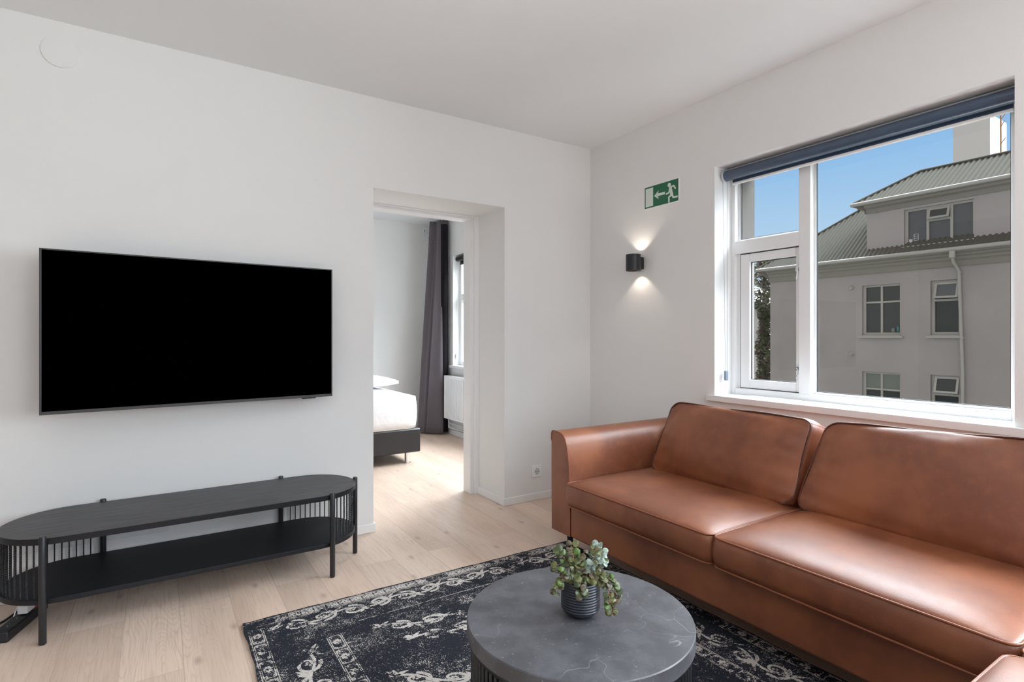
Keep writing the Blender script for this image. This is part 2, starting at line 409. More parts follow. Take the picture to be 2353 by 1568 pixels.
# right wall with the window, plus an unseen opening added for a fill light
w = MB(); w.box(XB, 3.12, -1.75, -1.35, 0, ZC); w.box(XB, 3.12, 0.1, 0.735, 0, ZC); w.box(XB, 3.12, -1.35, 0.1, 0, 0.82); w.box(XB, 3.12, -1.35, 0.1, 2.178, ZC); w.box(XB, 3.12, 2.095, YA, 0, ZC)
w.box(XB, 3.12, 0.735, 2.095, 0, 0.80); w.box(XB, 3.12, 0.735, 2.095, 2.178, ZC)
struct('wall_right', w, M_wall)
# back wall and left wall, each with an unseen opening added for a fill light
w = MB(); w.box(-2.75, -1.6, -1.75, -1.5, 0, ZC); w.box(2.0, XB, -1.75, -1.5, 0, ZC); w.box(-1.6, 2.0, -1.75, -1.5, 0, 0.7); w.box(-1.6, 2.0, -1.75, -1.5, 2.3, ZC)
M_lowbounce = wall_mat('low_bounce_wall', (0.30, 0.29, 0.28))  # unseen walls darkened to cut light bounced onto the right wall
struct('wall_back', w, M_lowbounce)
w = MB(); w.box(-2.75, -2.5, -1.5, -0.55, 0, ZC); w.box(-2.75, -2.5, 1.75, YA, 0, ZC); w.box(-2.75, -2.5, -0.55, 1.75, 0, 0.7); w.box(-2.75, -2.5, -0.55, 1.75, 2.3, ZC)
struct('wall_left', w, M_lowbounce)
# bedroom
w = MB(); w.box(-0.8, 3.2, YF, 6.8, 0, ZC); struct('wall_bedroom_far', w, M_wall)
w = MB(); w.box(-0.95, -0.7, 3.70, YF, 0, ZC); struct('wall_bedroom_left', w, M_wall)
w = MB()
w.box(XR, 3.14, 3.70, 3.93, 0, ZC); w.box(XR, 3.14, 3.93, 4.97, 0, 0.82); w.box(XR, 3.14, 3.93, 4.97, 2.13, ZC)  # unseen near opening added for the bedroom fill light
w.box(XR, 3.14, 4.97, 5.05, 0, ZC)
w.box(XR, 3.14, 5.05, 5.87, 0, 0.82); w.box(XR, 3.14, 5.05, 5.87, 2.13, ZC); w.box(XR, 3.14, 5.87, YF, 0, ZC)
struct('wall_bedroom_right', w, M_wall)

# baseboards
bh = 0.052; bt = 0.012
def board(*a): return MB().box(*a)
w = MB(); w.box(-2.5, 1.078+bt, YA-bt, YA, 0, bh); w.box(1.078, 1.078+bt, YA, 3.57, 0, bh)
struct('baseboard_front', w, M_trim, bevel=0.003)
w = MB(); w.box(2.003-bt, XB, YA-bt, YA, 0, bh); w.box(2.003-bt, 2.003, YA, 3.575, 0, bh)
struct('baseboard_doorway', w, M_trim, bevel=0.003)
struct('baseboard_right', MB().box(XB-bt, XB, -1.5, YA-bt, 0, bh), M_trim, bevel=0.003)
struct('baseboard_left', MB().box(-2.5, -2.5+bt, -1.5, YA-bt, 0, bh), M_trim, bevel=0.003)
w = MB(); w.box(-0.7, XR-bt, YF-bt, YF, 0, bh); struct('baseboard_bedroom_far', w, M_trim, bevel=0.003)
struct('baseboard_bedroom_right', MB().box(XR-bt, XR, 3.70, YF, 0, 0.06), M_trim, bevel=0.003)

# door lining in the doorway
w = MB()
w.box(1.968, 2.003, 3.574, 3.70, 0, 2.06); w.box(1.078, 1.113, 3.574, 3.70, 0, 2.06); w.box(1.113, 1.968, 3.574, 3.70, 2.048, 2.06)
w.box(1.938, 1.968, 3.592, 3.70, 0, 2.048); w.box(1.113, 1.143, 3.592, 3.70, 0, 2.048); w.box(1.143, 1.938, 3.592, 3.70, 2.033, 2.048)
struct('door_1', w, M_trim, bevel=0.002)

# ---- the living room window
XF = 2.93; XO = 3.0
win = bpy.data.objects.new('window_1', None); C.objects.link(win); win.location = (XF, 1.42, 0.82); win['kind'] = 'structure'
w = MB()
w.box(XF, XO, 2.068, 2.095, 0.82, 2.178); w.box(XF, XO, 0.735, 0.785, 0.82, 2.178)
w.box(XF, XO, 0.785, 2.068, 0.82, 0.858); w.box(XF, XO, 0.785, 2.068, 2.115, 2.178)
w.box(XF, XO, 1.610, 1.674, 0.858, 2.115); w.box(XF, XO, 1.674, 2.068, 1.666, 1.742)
f = w.build('window_frame', M_frame, win, bevel=0.003); f['kind'] = 'structure'
# glazing beads + dark seals
w = MB()
for (y0, y1, z0, z1) in ((0.785, 1.610, 0.858, 2.115), (1.674, 2.068, 1.742, 2.115)):
    b_ = 0.012
    w.box(2.965, 2.978, y0, y0+b_, z0, z1); w.box(2.965, 2.978, y1-b_, y1, z0, z1); w.box(2.965, 2.978, y0+b_, y1-b_, z0, z0+b_); w.box(2.965, 2.978, y0+b_, y1-b_, z1-b_, z1)
o = w.build('glazing_bead', M_frame, win); o['kind'] = 'structure'
w = MB()
for (y0, y1, z0, z1) in ((0.797, 1.598, 0.870, 2.103), (1.686, 2.056, 1.754, 2.103)):
    b_ = 0.003
    w.box(2.970, 2.977, y0, y0+b_, z0, z1); w.box(2.970, 2.977, y1-b_, y1, z0, z1); w.box(2.970, 2.977, y0, y1, z0, z0+b_)
o = w.build('seal', M_seal, win); o['kind'] = 'structure'
w = MB(); w.box(2.978, 2.982, 0.79, 1.605, 0.863, 2.11); o = w.build('pane', M_glass, win); o['kind'] = 'structure'
w = MB(); w.box(2.978, 2.982, 1.679, 2.063, 1.747, 2.11); o = w.build('pane', M_glass, win); o['kind'] = 'structure'
# opening sash
w = MB(); xs = 2.95
w.box(xs, 2.99, 1.983, 2.043, 0.862, 1.660); w.box(xs, 2.99, 1.678, 1.700, 0.862, 1.660)
w.box(xs, 2.99, 1.700, 1.983, 0.862, 0.912); w.box(xs, 2.99, 1.700, 1.983, 1.612, 1.660)
sash = w.build('sash', M_frame, win, bevel=0.003); sash['kind'] = 'structure'
w = MB(); w.box(xs+0.004, 2.985, 2.043, 2.047, 0.858, 1.664); w.box(xs+0.004, 2.985, 1.676, 2.047, 0.858, 0.862); w.box(xs+0.004, 2.985, 1.676, 2.047, 1.660, 1.664)
o = w.build('seal', M_seal, win); o['kind'] = 'structure'
w = MB()
w.box(2.955, 2.985, 2.047, 2.068, 0.858, 1.666)
o = w.build('window_frame', M_frame, win); o['kind'] = 'structure'
w = MB(); w.box(2.975, 2.979, 1.70, 1.983, 0.912, 1.612); o = w.build('pane', M_glass, sash); o['kind'] = 'structure'
w = MB(); b_ = 0.004
w.box(2.966, 2.974, 1.983-b_, 1.983, 0.912, 1.612); w.box(2.966, 2.974, 1.70, 1.70+b_, 0.912, 1.612); w.box(2.966, 2.974, 1.70, 1.983, 0.912, 0.912+b_); w.box(2.966, 2.974, 1.70, 1.983, 1.608, 1.612)
o = w.build('seal', M_seal, sash); o['kind'] = 'structure'
for zc in (1.535, 0.99):
    w = MB(); w.tube([(xs-0.004, 1.694, zc), (xs-0.012, 1.690, zc+0.004), (xs-0.014, 1.684, zc-0.004), (xs-0.012, 1.682, zc-0.02), (xs-0.014, 1.688, zc-0.035), (xs-0.014, 1.690, zc-0.05), (xs-0.014, 1.683, zc-0.062)], 0.0028, 8)
    w.box(xs-0.01, xs, 1.682, 1.697, zc-0.008, zc+0.012)
    o = w.build('handle', M_chrome, sash); o['label'] = 'small chrome hook latch'; o['kind'] = 'structure'
w = MB(); w.box(xs-0.003, xs, 1.681, 1.692, 1.27, 1.295); o = w.build('latch_plate', M_white, sash); o['kind'] = 'structure'
struct('trim_1', MB().box(3.001, 3.125, 2.066, 2.0945, 0.82, 2.178), mat('weathered_outer_reveal', (0.085, 0.075, 0.065), 0.9))
# sill board
w = MB(); w.box(XB, XF, 0.735, 2.095, 0.801, 0.82); w.box(2.752, XB, 0.60, 2.14, 0.785, 0.82)
o = w.build('window_sill', M_frame, win, bevel=0.003); o['kind'] = 'structure'

# ---- bedroom window
w2 = bpy.data.objects.new('window_2', None); C.objects.link(w2); w2.location = (3.02, 5.46, 0.82); w2['kind'] = 'structure'
w = MB(); x0, x1 = 3.02, 3.09
w.box(x0, x1, 5.82, 5.87, 0.82, 2.13); w.box(x0, x1, 5.05, 5.10, 0.82, 2.13); w.box(x0, x1, 5.10, 5.82, 0.82, 0.87); w.box(x0, x1, 5.10, 5.82, 2.07, 2.13)
w.box(x0, x1, 5.5, 5.56, 0.87, 2.07); w.box(x0, x1, 5.56, 5.82, 1.60, 1.67)
o = w.build('window_frame', M_frame, w2, bevel=0.003); o['kind'] = 'structure'
w = MB(); w.box(3.055, 3.059, 5.10, 5.82, 0.87, 2.07); o = w.build('pane', M_glass, w2); o['kind'] = 'structure'
w = MB(); w.box(XR, 3.02, 5.05, 5.87, 0.8201, 0.825); w.box(2.90, XR, 5.0, 5.91, 0.795, 0.825); o = w.build('window_sill', M_frame, w2, bevel=0.003); o['kind'] = 'structure'
# frames of the unseen windows added around the fill lights
w = MB(); w.box(2.93, 3.0, -1.35, -1.29, 0.82, 2.178); w.box(2.93, 3.0, 0.04, 0.1, 0.82, 2.178); w.box(2.93, 3.0, -1.29, 0.04, 0.82, 0.88); w.box(2.93, 3.0, -1.29, 0.04, 2.118, 2.178); w.box(2.93, 3.0, -0.66, -0.60, 0.88, 2.118)
struct('added_window_5', w, M_frame)
for nm, (bx) in (('added_window_3', (-1.6, 2.0, -1.75, -1.68)), ):
    w = MB()
    for xx in (-1.6, -0.43, 0.77, 1.94): w.box(xx, xx+0.06, -1.64, -1.58, 0.7, 2.3)
    w.box(-1.6, 2.0, -1.64, -1.58, 0.7, 0.76); w.box(-1.6, 2.0, -1.64, -1.58, 2.24, 2.3)
    struct(nm, w, M_frame)
w = MB()
for yy in (-0.55, 0.57, 1.69): w.box(-2.64, -2.58, yy, yy+0.06, 0.7, 2.3)
w.box(-2.64, -2.58, -0.55, 1.75, 0.7, 0.76); w.box(-2.64, -2.58, -0.55, 1.75, 2.24, 2.3)
struct('added_window_4', w, M_frame)

# ================================================================== OUTSIDE
struct('ground', MB().box(3.3, 70, -40, 60, -6.2, -6.0), M_ground)
XH = 18.0
hs = thing('neighbour_house', 'grey rendered house with corrugated hipped roof filling the view through the window', 'house', (XH, 6, -6))
# walls with window recesses cut as a grid
def facade(mb, x0, x1, ys, zs, holes):
    for i in range(len(ys)-1):
        for j in range(len(zs)-1):
            cy = (ys[i]+ys[i+1])/2; cz = (zs[j]+zs[j+1])/2
            if any(h[0] < cy < h[1] and h[2] < cz < h[3] for h in holes): continue
            mb.box(x0, x1, ys[i], ys[i+1], zs[j], zs[j+1])
A1 = (7.28, 8.31, 1.205, 2.705); A2 = (5.89, 6.55, 1.205, 2.70); A3 = (7.28, 8.31, -1.40, 0.105); A4 = (5.89, 6.55, -1.40, 0.115)
w = MB(); holes = [A1, A2, A3, A4]
facade(w, XH, XH+0.35, [-6, 5.89, 6.55, 7.28, 8.31, 11.297], [-6, -1.40, 0.105, 1.205, 2.705, 3.45], holes)
w.box(XH+0.35, XH+9, 11.0, 11.297, -6, 3.45)
w.box(XH+0.9, XH+1.0, -6, 11.0, -6, 3.4)
w.build('wall', M_render, hs)
# upper storey
w = MB(); U1 = (5.58, 7.195, 3.755, 4.79)
facade(w, XH, XH+0.3, [-4, 5.58, 7.195, 8.177], [3.45, 3.755, 4.79, 5.15], [U1])
w.box(XH+0.3, XH+3, 7.95, 8.177, 3.45, 5.1); w.box(XH+0.8, XH+0.9, -4, 7.9, 3.45, 5.1)
w.build('upper_wall', M_render2, hs)
def cornice(y0, y1, zt, nm):
    w = MB()
    prof = [(0.0, -0.44), (-0.05, -0.44), (-0.06, -0.30), (-0.12, -0.26), (-0.14, -0.20), (-0.22, -0.17), (-0.24, -0.12), (-0.34, -0.10), (-0.34, 0.0), (0.0, 0.0)]
    w.prism(prof, lambda a, c: (XH+a, y0, zt+c), lambda a, c: (XH+a, y1, zt+c))
    # return along the side
    w.prism(prof, lambda a, c: (XH+a, y1-a, zt+c), lambda a, c: (XH+4, y1-a, zt+c))
    return w.build(nm, M_cornice, hs)
cornice(-6, 11.297, 3.49, 'cornice')
def gutter(y0, y1, x, z):
    w = MB(); n = 9
    for j in range(n-1):
        a0 = PI+PI*j/(n-1); a1 = PI+PI*(j+1)/(n-1)
    w.tube([(x, y0, z), (x, y1, z)], 0.055, 12)
    return w.build('gutter', M_ext, hs)
gutter(-6, 11.6, XH-0.37, 3.475)
w = MB(); prof = [(0.0, -0.26), (-0.04, -0.26), (-0.06, -0.14), (-0.18, -0.11), (-0.20, -0.05), (-0.30, -0.03), (-0.30, 0.03), (0.0, 0.03)]
w.prism(prof, lambda a, c: (XH+a, -4, 5.12+c), lambda a, c: (XH+a, 8.177, 5.12+c))
w.prism(prof, lambda a, c: (XH+a, 8.177-a, 5.12+c), lambda a, c: (XH+3.0, 8.177-a, 5.12+c))
w.build('cornice', M_cornice, hs)
gutter(-4, 8.48, XH-0.32, 5.135)
# corrugated roofs
def roof(nm, x0, z0, yl, yr, tp, half, m, ylim=None, zoff=0.0, hip_right=True):
    """slope facing -x from eave x0,z0, hips rising at 45 deg in plan"""
    w = MB(); w.smooth = True; per = 0.125; step = per/6; n = int((yl-yr)/step)
    vs = []; rows = 10
    for i in range(n+1):
        y = yl-i*step
        run = min(half, yl-y, (y-yr) if hip_right else half); run = max(run, 0.0)
        dz = 0.022*math.cos(2*PI*(y)/per)
        vs.append((x0-0.02, y, z0+dz)); vs.append((x0+run, y, z0+run*tp+dz))
    fs = [(2*i, 2*i+1, 2*i+3, 2*i+2) for i in range(n)]
    w.add(vs, fs, True)
    # hip end face and far slope
    w.add([(x0, yl, z0), (x0+half, yl-half, z0+half*tp), (x0+2*half, yl, z0)], [(0, 1, 2)], False)
    if hip_right: w.add([(x0+2*half, yl, z0), (x0+half, yl-half, z0+half*tp), (x0+half, yr+half, z0+half*tp), (x0+2*half, yr, z0)], [(0, 1, 2, 3)], False)
    else: w.add([(x0+2*half, yl, z0), (x0+half, yl-half, z0+half*tp), (x0+half, yr, z0+half*tp), (x0+2*half, yr, z0)], [(0, 1, 2, 3)], False)
    # sheet edge thickness
    o = w.build(nm, m, hs, recalc=False)
    c = MB(); c.tube([(x0, yl, z0+0.02), (x0+half, yl-half, z0+half*tp+0.03), (x0+half, (yr+half) if hip_right else yr, z0+half*tp+0.03)]+([(x0, yr, z0+0.02)] if hip_right else []), 0.035, 8)
    c.build('ridge_cap', M_roof, hs)
    return o
roof('roof', XH-0.33, 3.50, 11.62, -6, 0.83, 2.6, M_roof, hip_right=False)
roof('upper_roof', XH-0.30, 5.15, 8.46, 3.0, 0.69, 1.30, M_roof)
# green strip of sheet in front of the upper storey
w = MB(); w.smooth = True; vs = []; n = int((8.2+6)/0.021)
for i in range(n+1):
    y = 8.2-i*0.021; dz = 0.008*math.cos(2*PI*y/0.125)
    vs.append((XH-0.36, y, 3.495+dz)); vs.append((XH-0.01, y, 3.70+dz))
w.add(vs, [(2*i, 2*i+1, 2*i+3, 2*i+2) for i in range(n)], True)
w.build('lower_roof_strip', M_roof2, hs, recalc=False)
# facade windows
def fwin(Y0, Y1, Z0, Z1, kind, sill=True, gm=None, xo=0.0):
    x = XH+0.07+xo; fr = 0.075
    w = MB()
    w.box(x, x+0.09, Y0+0.002, Y0+fr*0.6, Z0+0.002, Z1-0.002); w.box(x, x+0.09, Y1-fr, Y1-0.002, Z0+0.002, Z1-0.002); w.box(x, x+0.09, Y0+fr*0.6, Y1-fr, Z0+0.002, Z0+fr); w.box(x, x+0.09, Y0+fr*0.6, Y1-fr, Z1-fr*0.8, Z1-0.002)
    ms = []
    if kind == 'four':
        ym = (Y0+Y1)/2+0.01; zt = Z0+(Z1-Z0)*0.655
        w.box(x+0.01, x+0.08, ym-0.027, ym+0.027, Z0+fr, Z1-0.06); w.box(x+0.012, x+0.078, Y0+0.045, ym-0.027, zt-0.025, zt+0.025); w.box(x+0.012, x+0.078, ym+0.027, Y1-fr, zt-0.025, zt+0.025)
    if kind == 'top':
        zt = Z0+(Z1-Z0)*0.64; w.box(x+0.0, x+0.08, Y0+0.045, Y1-fr, zt-0.03, zt+0.03)
    if kind == 'three':
        for yy in (6.09, 6.64): w.box(x, x+0.08, yy-0.03, yy+0.03, Z0+fr, Z1-0.06)
        zt = Z0+(Z1-Z0)*0.62; w.box(x, x+0.08, 6.12, 6.61, zt-0.03, zt+0.03)
    fo = w.build('window', M_ext, hs)
    g_ = MB(); g_.box(x+0.05, x+0.06, Y0+0.03, Y1-0.04, Z0+0.05, Z1-0.04); g_.build('pane', gm or M_extglass, fo)
    def vent(y0, y1, z0, z1, gm2):
        # top-hung vent pushed open at its foot
        v_ = MB(); b = 0.055; ang = math.radians(-17)
        R = Matrix.Rotation(-ang, 3, 'Y'); c_ = (x-0.005, 0, z1)
        H = z1-z0
        v_.box(-0.02, 0.02, y0, y0+b, -H, 0, R, c_); v_.box(-0.02, 0.02, y1-b, y1, -H, 0, R, c_)
        v_.box(-0.0195, 0.0195, y0+b, y1-b, -b, -0.001, R, c_); v_.box(-0.0195, 0.0195, y0+b, y1-b, -H+0.001, -H+b, R, c_)
        vo = v_.build('vent_sash', M_ext, fo)
        p_ = MB(); p_.box(-0.003, 0.003, y0+b, y1-b, -H+b, -b, R, c_); p_.mi = 0
        p_.build('pane', gm2, fo)
        return vo
    if kind == 'top': vent(Y0+0.02, Y1-0.09, Z0+(Z1-Z0)*0.66, Z1-0.06, M_extglass2 if Z0 > 0 else M_extglass)
    if kind == 'three': vent(6.12, 6.62, Z0+(Z1-Z0)*0.63, Z1-0.07, M_extglass)
    if sill:
        s_ = MB(); s_.box(XH-0.09, XH+0.08, Y0-0.08, Y1+0.08, Z0-0.085, Z0-0.03); s_.box(XH-0.02, XH+0.08, Y0-0.0, Y1, Z0-0.03, Z0)
        s_.build('window_ledge', M_ext, hs)
    return fo
fwin(*A1, 'four'); fwin(*A2, 'top'); f3 = fwin(*A3, 'four'); fwin(*A4, 'top')
MB().box(XH+0.115, XH+0.118, A3[0]+0.04, A3[1]-0.08, A3[2]+(A3[3]-A3[2])*0.66, A3[3]-0.06).build('roller_blind', M_extblind, f3)
fu = fwin(*U1, 'three', sill=False, gm=M_extglass2)
w = MB(); w.box(XH-0.08, XH+0.08, U1[0]-0.02, U1[1]+0.04, U1[2]-0.09, U1[2]-0.02); w.build('window_ledge', M_ext, hs)
# things standing in the upper window: small white rack, white box; bottle + pot in the window below
w = MB(); xx = XH+0.10
for zz in (3.83, 3.89, 3.95, 4.01, 4.07): w.box(xx, xx+0.02, 6.87, 6.99, zz, zz+0.012)
w.box(xx, xx+0.02, 6.87, 6.885, 3.83, 4.08); w.box(xx, xx+0.02, 6.975, 6.99, 3.83, 4.08)
tag(w.build('small_rack', M_tower), 'tiny white rack standing in the left pane of the upper window of the grey house', 'rack')
tag(MB().box(xx, xx+0.02, 7.02, 7.11, 3.83, 3.95).build('storage_box', M_tower, bevel=0.006), 'tiny white box beside the white rack in the upper window of the grey house', 'box')
M_teal = mat('teal_plastic', (0.05, 0.16, 0.15), 0.4)
w = MB(); w.lathe((XH+0.09, 7.375, 1.285), [(0.0, 0), (0.045, 0), (0.045, 0.12), (0.03, 0.16), (0.012, 0.18), (0.012, 0.21), (0, 0.21)], 16)
tag(w.build('bottle', M_teal), 'small teal bottle standing inside the four-pane window of the grey house', 'bottle')
w = MB(); w.lathe((XH+0.09, 7.50, 1.285), [(0.0, 0), (0.045, 0), (0.05, 0.12), (0, 0.12)], 16)
tag(w.build('jar', M_extblind), 'small pale jar standing left of the teal bottle in the four-pane window', 'jar')
# pipe and round vents
w = MB(); w.tube([(XH-0.37, 5.93, 3.43), (XH-0.37, 5.93, 3.24)], 0.07, 12); w.tube([(XH-0.37, 5.93, 3.25), (XH-0.30, 5.92, 3.12), (XH-0.08, 5.90, 2.98), (XH-0.07, 5.875, 2.85), (XH-0.07, 5.86, 2.2), (XH-0.07, 5.80, 0.2), (XH-0.07, 5.80, -6)], 0.04, 10)
for zz in (0.55, 1.1, 2.85): w.tube([(XH-0.07, 5.815 if zz < 2 else 5.87, zz), (XH-0.07, 5.815 if zz < 2 else 5.87, zz+0.05)], 0.052, 10)
w.build('downpipe', M_ext, hs)
for zz in (2.66, 0.63):
    w = MB(); w.tube([(XH, 8.6, zz), (XH-0.05, 8.6, zz), (XH-0.10, 8.6, zz-0.02)], [0.07, 0.06, 0.035], 12); w.build('wall_vent', M_ext, hs)
# pale tower behind the ridge + aerial
w = MB(); w.prism([(24, 8.045), (24, 7.0), (25.6, 7.0), (25.6, 8.045)], lambda a, c: (a, c, -6), lambda a, c: (a, c, 8.82))
tag(w.build('roof_tower', M_tower), 'plain pale tower block rising behind the roof ridge of the grey house', 'tower')
w = MB(); w.tube([(20.5, 5.735, 5.6), (20.5, 5.735, 8.3)], 0.022, 8)
for zz, l in ((7.45, 0.16), (7.25, 0.14), (6.75, 0.16), (7.9, 0.05)): w.tube([(20.5, 5.735, zz), (20.3, 5.735-l, zz+0.08)], 0.012, 6)
for k in range(2):
    w.tube([(20.5, 5.735+0.0*i, 8.05) if i == 0 else (20.5, 5.735+0.35*i, 8.05+0.1*k-0.03*i*(5-i)*0.5-0.05) for i in range(6)], 0.005, 5)
w.build('aerial_mast', M_rust, hs)
# small house farther left
h2 = thing('small_house', 'small pale house with sheet metal roof glimpsed left of the tree', 'house', (23.3, 17, -6))
w = MB(); w.box(23.3, 29, 15.0, 22, -6, 2.45); w.build('wall', M_tower, h2)
w = MB(); w.box(23.05, 29.2, 14.75, 22.2, 2.40, 2.52); w.build('cornice', M_ext, h2)
w = MB(); w.add([(22.95, 14.6, 2.52), (29.3, 14.6, 2.52), (29.3, 22.3, 2.52), (22.95, 22.3, 2.52), (26.1, 17.7, 3.9), (26.1, 19.2, 3.9)], [(0, 1, 4), (1, 2, 5, 4), (2, 3, 5), (3, 0, 4, 5), (0, 3, 2, 1)])
w.build('roof', mat('light_metal_roof', (0.5, 0.51, 0.53), 0.5), h2)
# tree between the houses
tr_ = thing('tree', 'dense brownish green tree between the grey house and the small pale house', 'tree', (20.6, 13.17, -6))
w = MB(); w.tube([(20.6, 13.17, -6), (20.65, 13.14, -2), (20.6, 13.17, 1), (20.55, 13.2, 4.0)], [0.17, 0.13, 0.09, 0.02], 10)
for k in range(14):
    a = k*2.4; z = -3+k*0.5; w.tube([(20.6, 13.17, z), (20.6+0.35*math.cos(a), 13.17+0.35*math.sin(a), z+0.5)], [0.05, 0.015], 6)
w.build('trunk', M_bark, tr_)
w = MB()
for k in range(7000):
    z = random.uniform(-5.2, 4.9); rr = (0.34 if z < 1.8 else 0.34+0.55*min(1, (z-1.8)/1.2))*min(1, (5.1-z)/1.5)**0.7*(1+0.35*math.sin(z*2.3+1)); a = random.uniform(0, 2*PI)
    q = rr*math.sqrt(random.random())*(0.8+0.3*math.sin(z*3+a*2))
    c_ = Vector((20.6+q*math.cos(a), 13.17+q*math.sin(a), z))
    u = Vector((random.gauss(0, 1), random.gauss(0, 1), random.gauss(0, 0.7))).normalized(); v_ = u.orthogonal().normalized(); sz = random.uniform(0.07, 0.15)
    w.add([c_-u*sz, c_+v_*sz*0.5, c_+u*sz, c_-v_*sz*0.5], [(0, 1, 2, 3)])
w.build('foliage', M_foliage, tr_, recalc=False)

# ================================================================== BEDROOM THINGS
bed = thing('bed', 'bed with black upholstered base and white mattress seen through the doorway', 'bed', (1.2, 5.3, 0))
MB().box(0.05, 2.04, 4.745, 5.93, 0.10, 0.318).build('bed_base', M_bedbase, bed, bevel=0.012)
def grid_cushion(mb, hx, hy, hz, r, dome_t, dome_b, xf, n=26, p=3.0, bulge=0.006, wr=0.0, seed=0, k=None):
    """rounded cushion; local box [-hx,hx]x[-hy,hy]x[-hz,hz]; returns boundary loops (top,bottom)"""
    rnd_ = random.Random(seed); ph = [rnd_.uniform(0, 6.28) for _ in range(6)]
    def m(u, v):
        x = u*hx; y = v*hy; ax = abs(x)-(hx-r); ay = abs(y)-(hy-r)
        if ax > 0 and ay > 0:
            dx = ax/r; dy = ay/r; mm = max(dx, dy); l = math.hypot(dx, dy)
            x = math.copysign(hx-r+dx*mm/l*r, x); y = math.copysign(hy-r+dy*mm/l*r, y)
        return x, y
    def w1(s): # denser samples near edges
        return math.sin(s*PI/2)*0.55+s*0.45
    us = [w1(-1+2*i/n) for i in range(n+1)]
    K = n+1; vs = []; fs = []
    for side in (1, -1):
        for j in range(K):
            for i in range(K):
                u, v = us[i], us[j]; x, y = m(u, v)
                f = (1-abs(u)**p)*(1-abs(v)**p)
                d = dome_t if side > 0 else dome_b
                z = hz+d*f**0.75
                if wr and side > 0:
                    e = max(abs(u), abs(v))**4*(1-max(abs(u), abs(v))**16)
                    z += wr*e*(math.sin(9*v+ph[0]+5*u)*0.5+math.sin(17*u+ph[1]-4*v)*0.3+math.sin(31*v+ph[2]+8*u)*0.25)
                    z += wr*0.5*math.sin(2.2*u+ph[3])*math.sin(2.7*v+ph[4])*f
                vs.append(xf(Vector((x, y, side*z))))
        base = 0 if side > 0 else K*K
        for j in range(n):
            for i in range(n):
                a = base+j*K+i; q = (a, a+1, a+1+K, a+K); fs.append(q if side > 0 else q[::-1])
    # boundary order
    idx = [(i, 0) for i in range(n)]+[(n, j) for j in range(n)]+[(n-i, n) for i in range(n)]+[(0, n-j) for j in range(n)]
    B = len(idx); rows = [[j*K+i for i, j in idx]]
    loops = []
    for t_ in (0.5, 0.0, -0.5):
        row = []
        for (i, j) in idx:
            x, y = m(us[i], us[j]); l = math.hypot(x, y) or 1
            gx = (1 if us[i] > .999 else -1 if us[i] < -.999 else 0); gy = (1 if us[j] > .999 else -1 if us[j] < -.999 else 0)
            bb = bulge*(1-t_*t_)
            row.append(len(vs)); vs.append(xf(Vector((x+gx*bb, y+gy*bb, hz*t_))))
        rows.append(row)
    rows.append([K*K+j*K+i for i, j in idx])
    for a_, b_ in zip(rows[:-1], rows[1:]):
        for q in range(B): fs.append((a_[q], b_[q], b_[(q+1) % B], a_[(q+1) % B]))
    mb.add(vs, fs, True)
    return [Vector(vs[q]) for q in rows[0]], [Vector(vs[q]) for q in rows[-1]]
w = MB(); grid_cushion(w, 0.985, 0.585, 0.145, 0.09, 0.035, 0.0, lambda p: Vector((1.035, 5.335, 0.465))+p, 22, 5, 0.015, 0.004, 3)
w.build('mattress', M_linen, bed)
for (lx, ly) in ((1.93, 4.80), (0.15, 4.80), (1.93, 5.85), (0.15, 5.85)):
    w = MB(); w.cyl((lx, ly), 0.024, 0.004, 0.10, 20); w.cyl((lx, ly), 0.03, 0.0, 0.006, 20)
    o = w.build('leg', M_chrome, bed); o['label'] = 'chrome bed leg'
w = MB(); grid_cushion(w, 0.30, 0.22, 0.012, 0.05, 0.065, 0.04, lambda p: Vector((1.74, 5.50, 0.70))+Matrix.Rotation(0.12, 3, 'Z')@p, 22, 2.2, 0.0, 0.01, 5)
tag(w.build('pillow', M_linen), 'white pillow lying on the white bed in the bedroom', 'pillow')
# radiator
rd = thing('radiator', 'white panel radiator under the bedroom window', 'radiator', (2.87, 5.4, 0.18))
w = MB(); w.box(2.812, 2.832, 4.95, 5.86, 0.21, 0.70); 
for k in range(27): 
    y = 4.98+k*0.0325; w.box(2.806, 2.812, y, y+0.020, 0.235, 0.675)
w.build('panel', M_rad, rd, bevel=0.002)
w = MB(); w.box(2.812, 2.90, 4.95, 5.86, 0.70, 0.708); w.box(2.832, 2.90, 5.852, 5.86, 0.24, 0.70); w.box(2.88, 2.90, 4.95, 5.86, 0.21, 0.69)
w.build('casing', M_rad, rd)
w = MB()
w.tube([(2.85, 4.9, 0.155), (2.85, 5.80, 0.155)], 0.011, 10); w.tube([(2.85, 4.9, 0.105), (2.85, 5.80, 0.105)], 0.011, 10)
w.tube([(2.85, 5.80, 0.105), (2.85, 5.80, 0.21)], 0.011, 10)
o = w.build('pipe', M_alu, rd); o['label'] = 'pair of bare metal pipes'
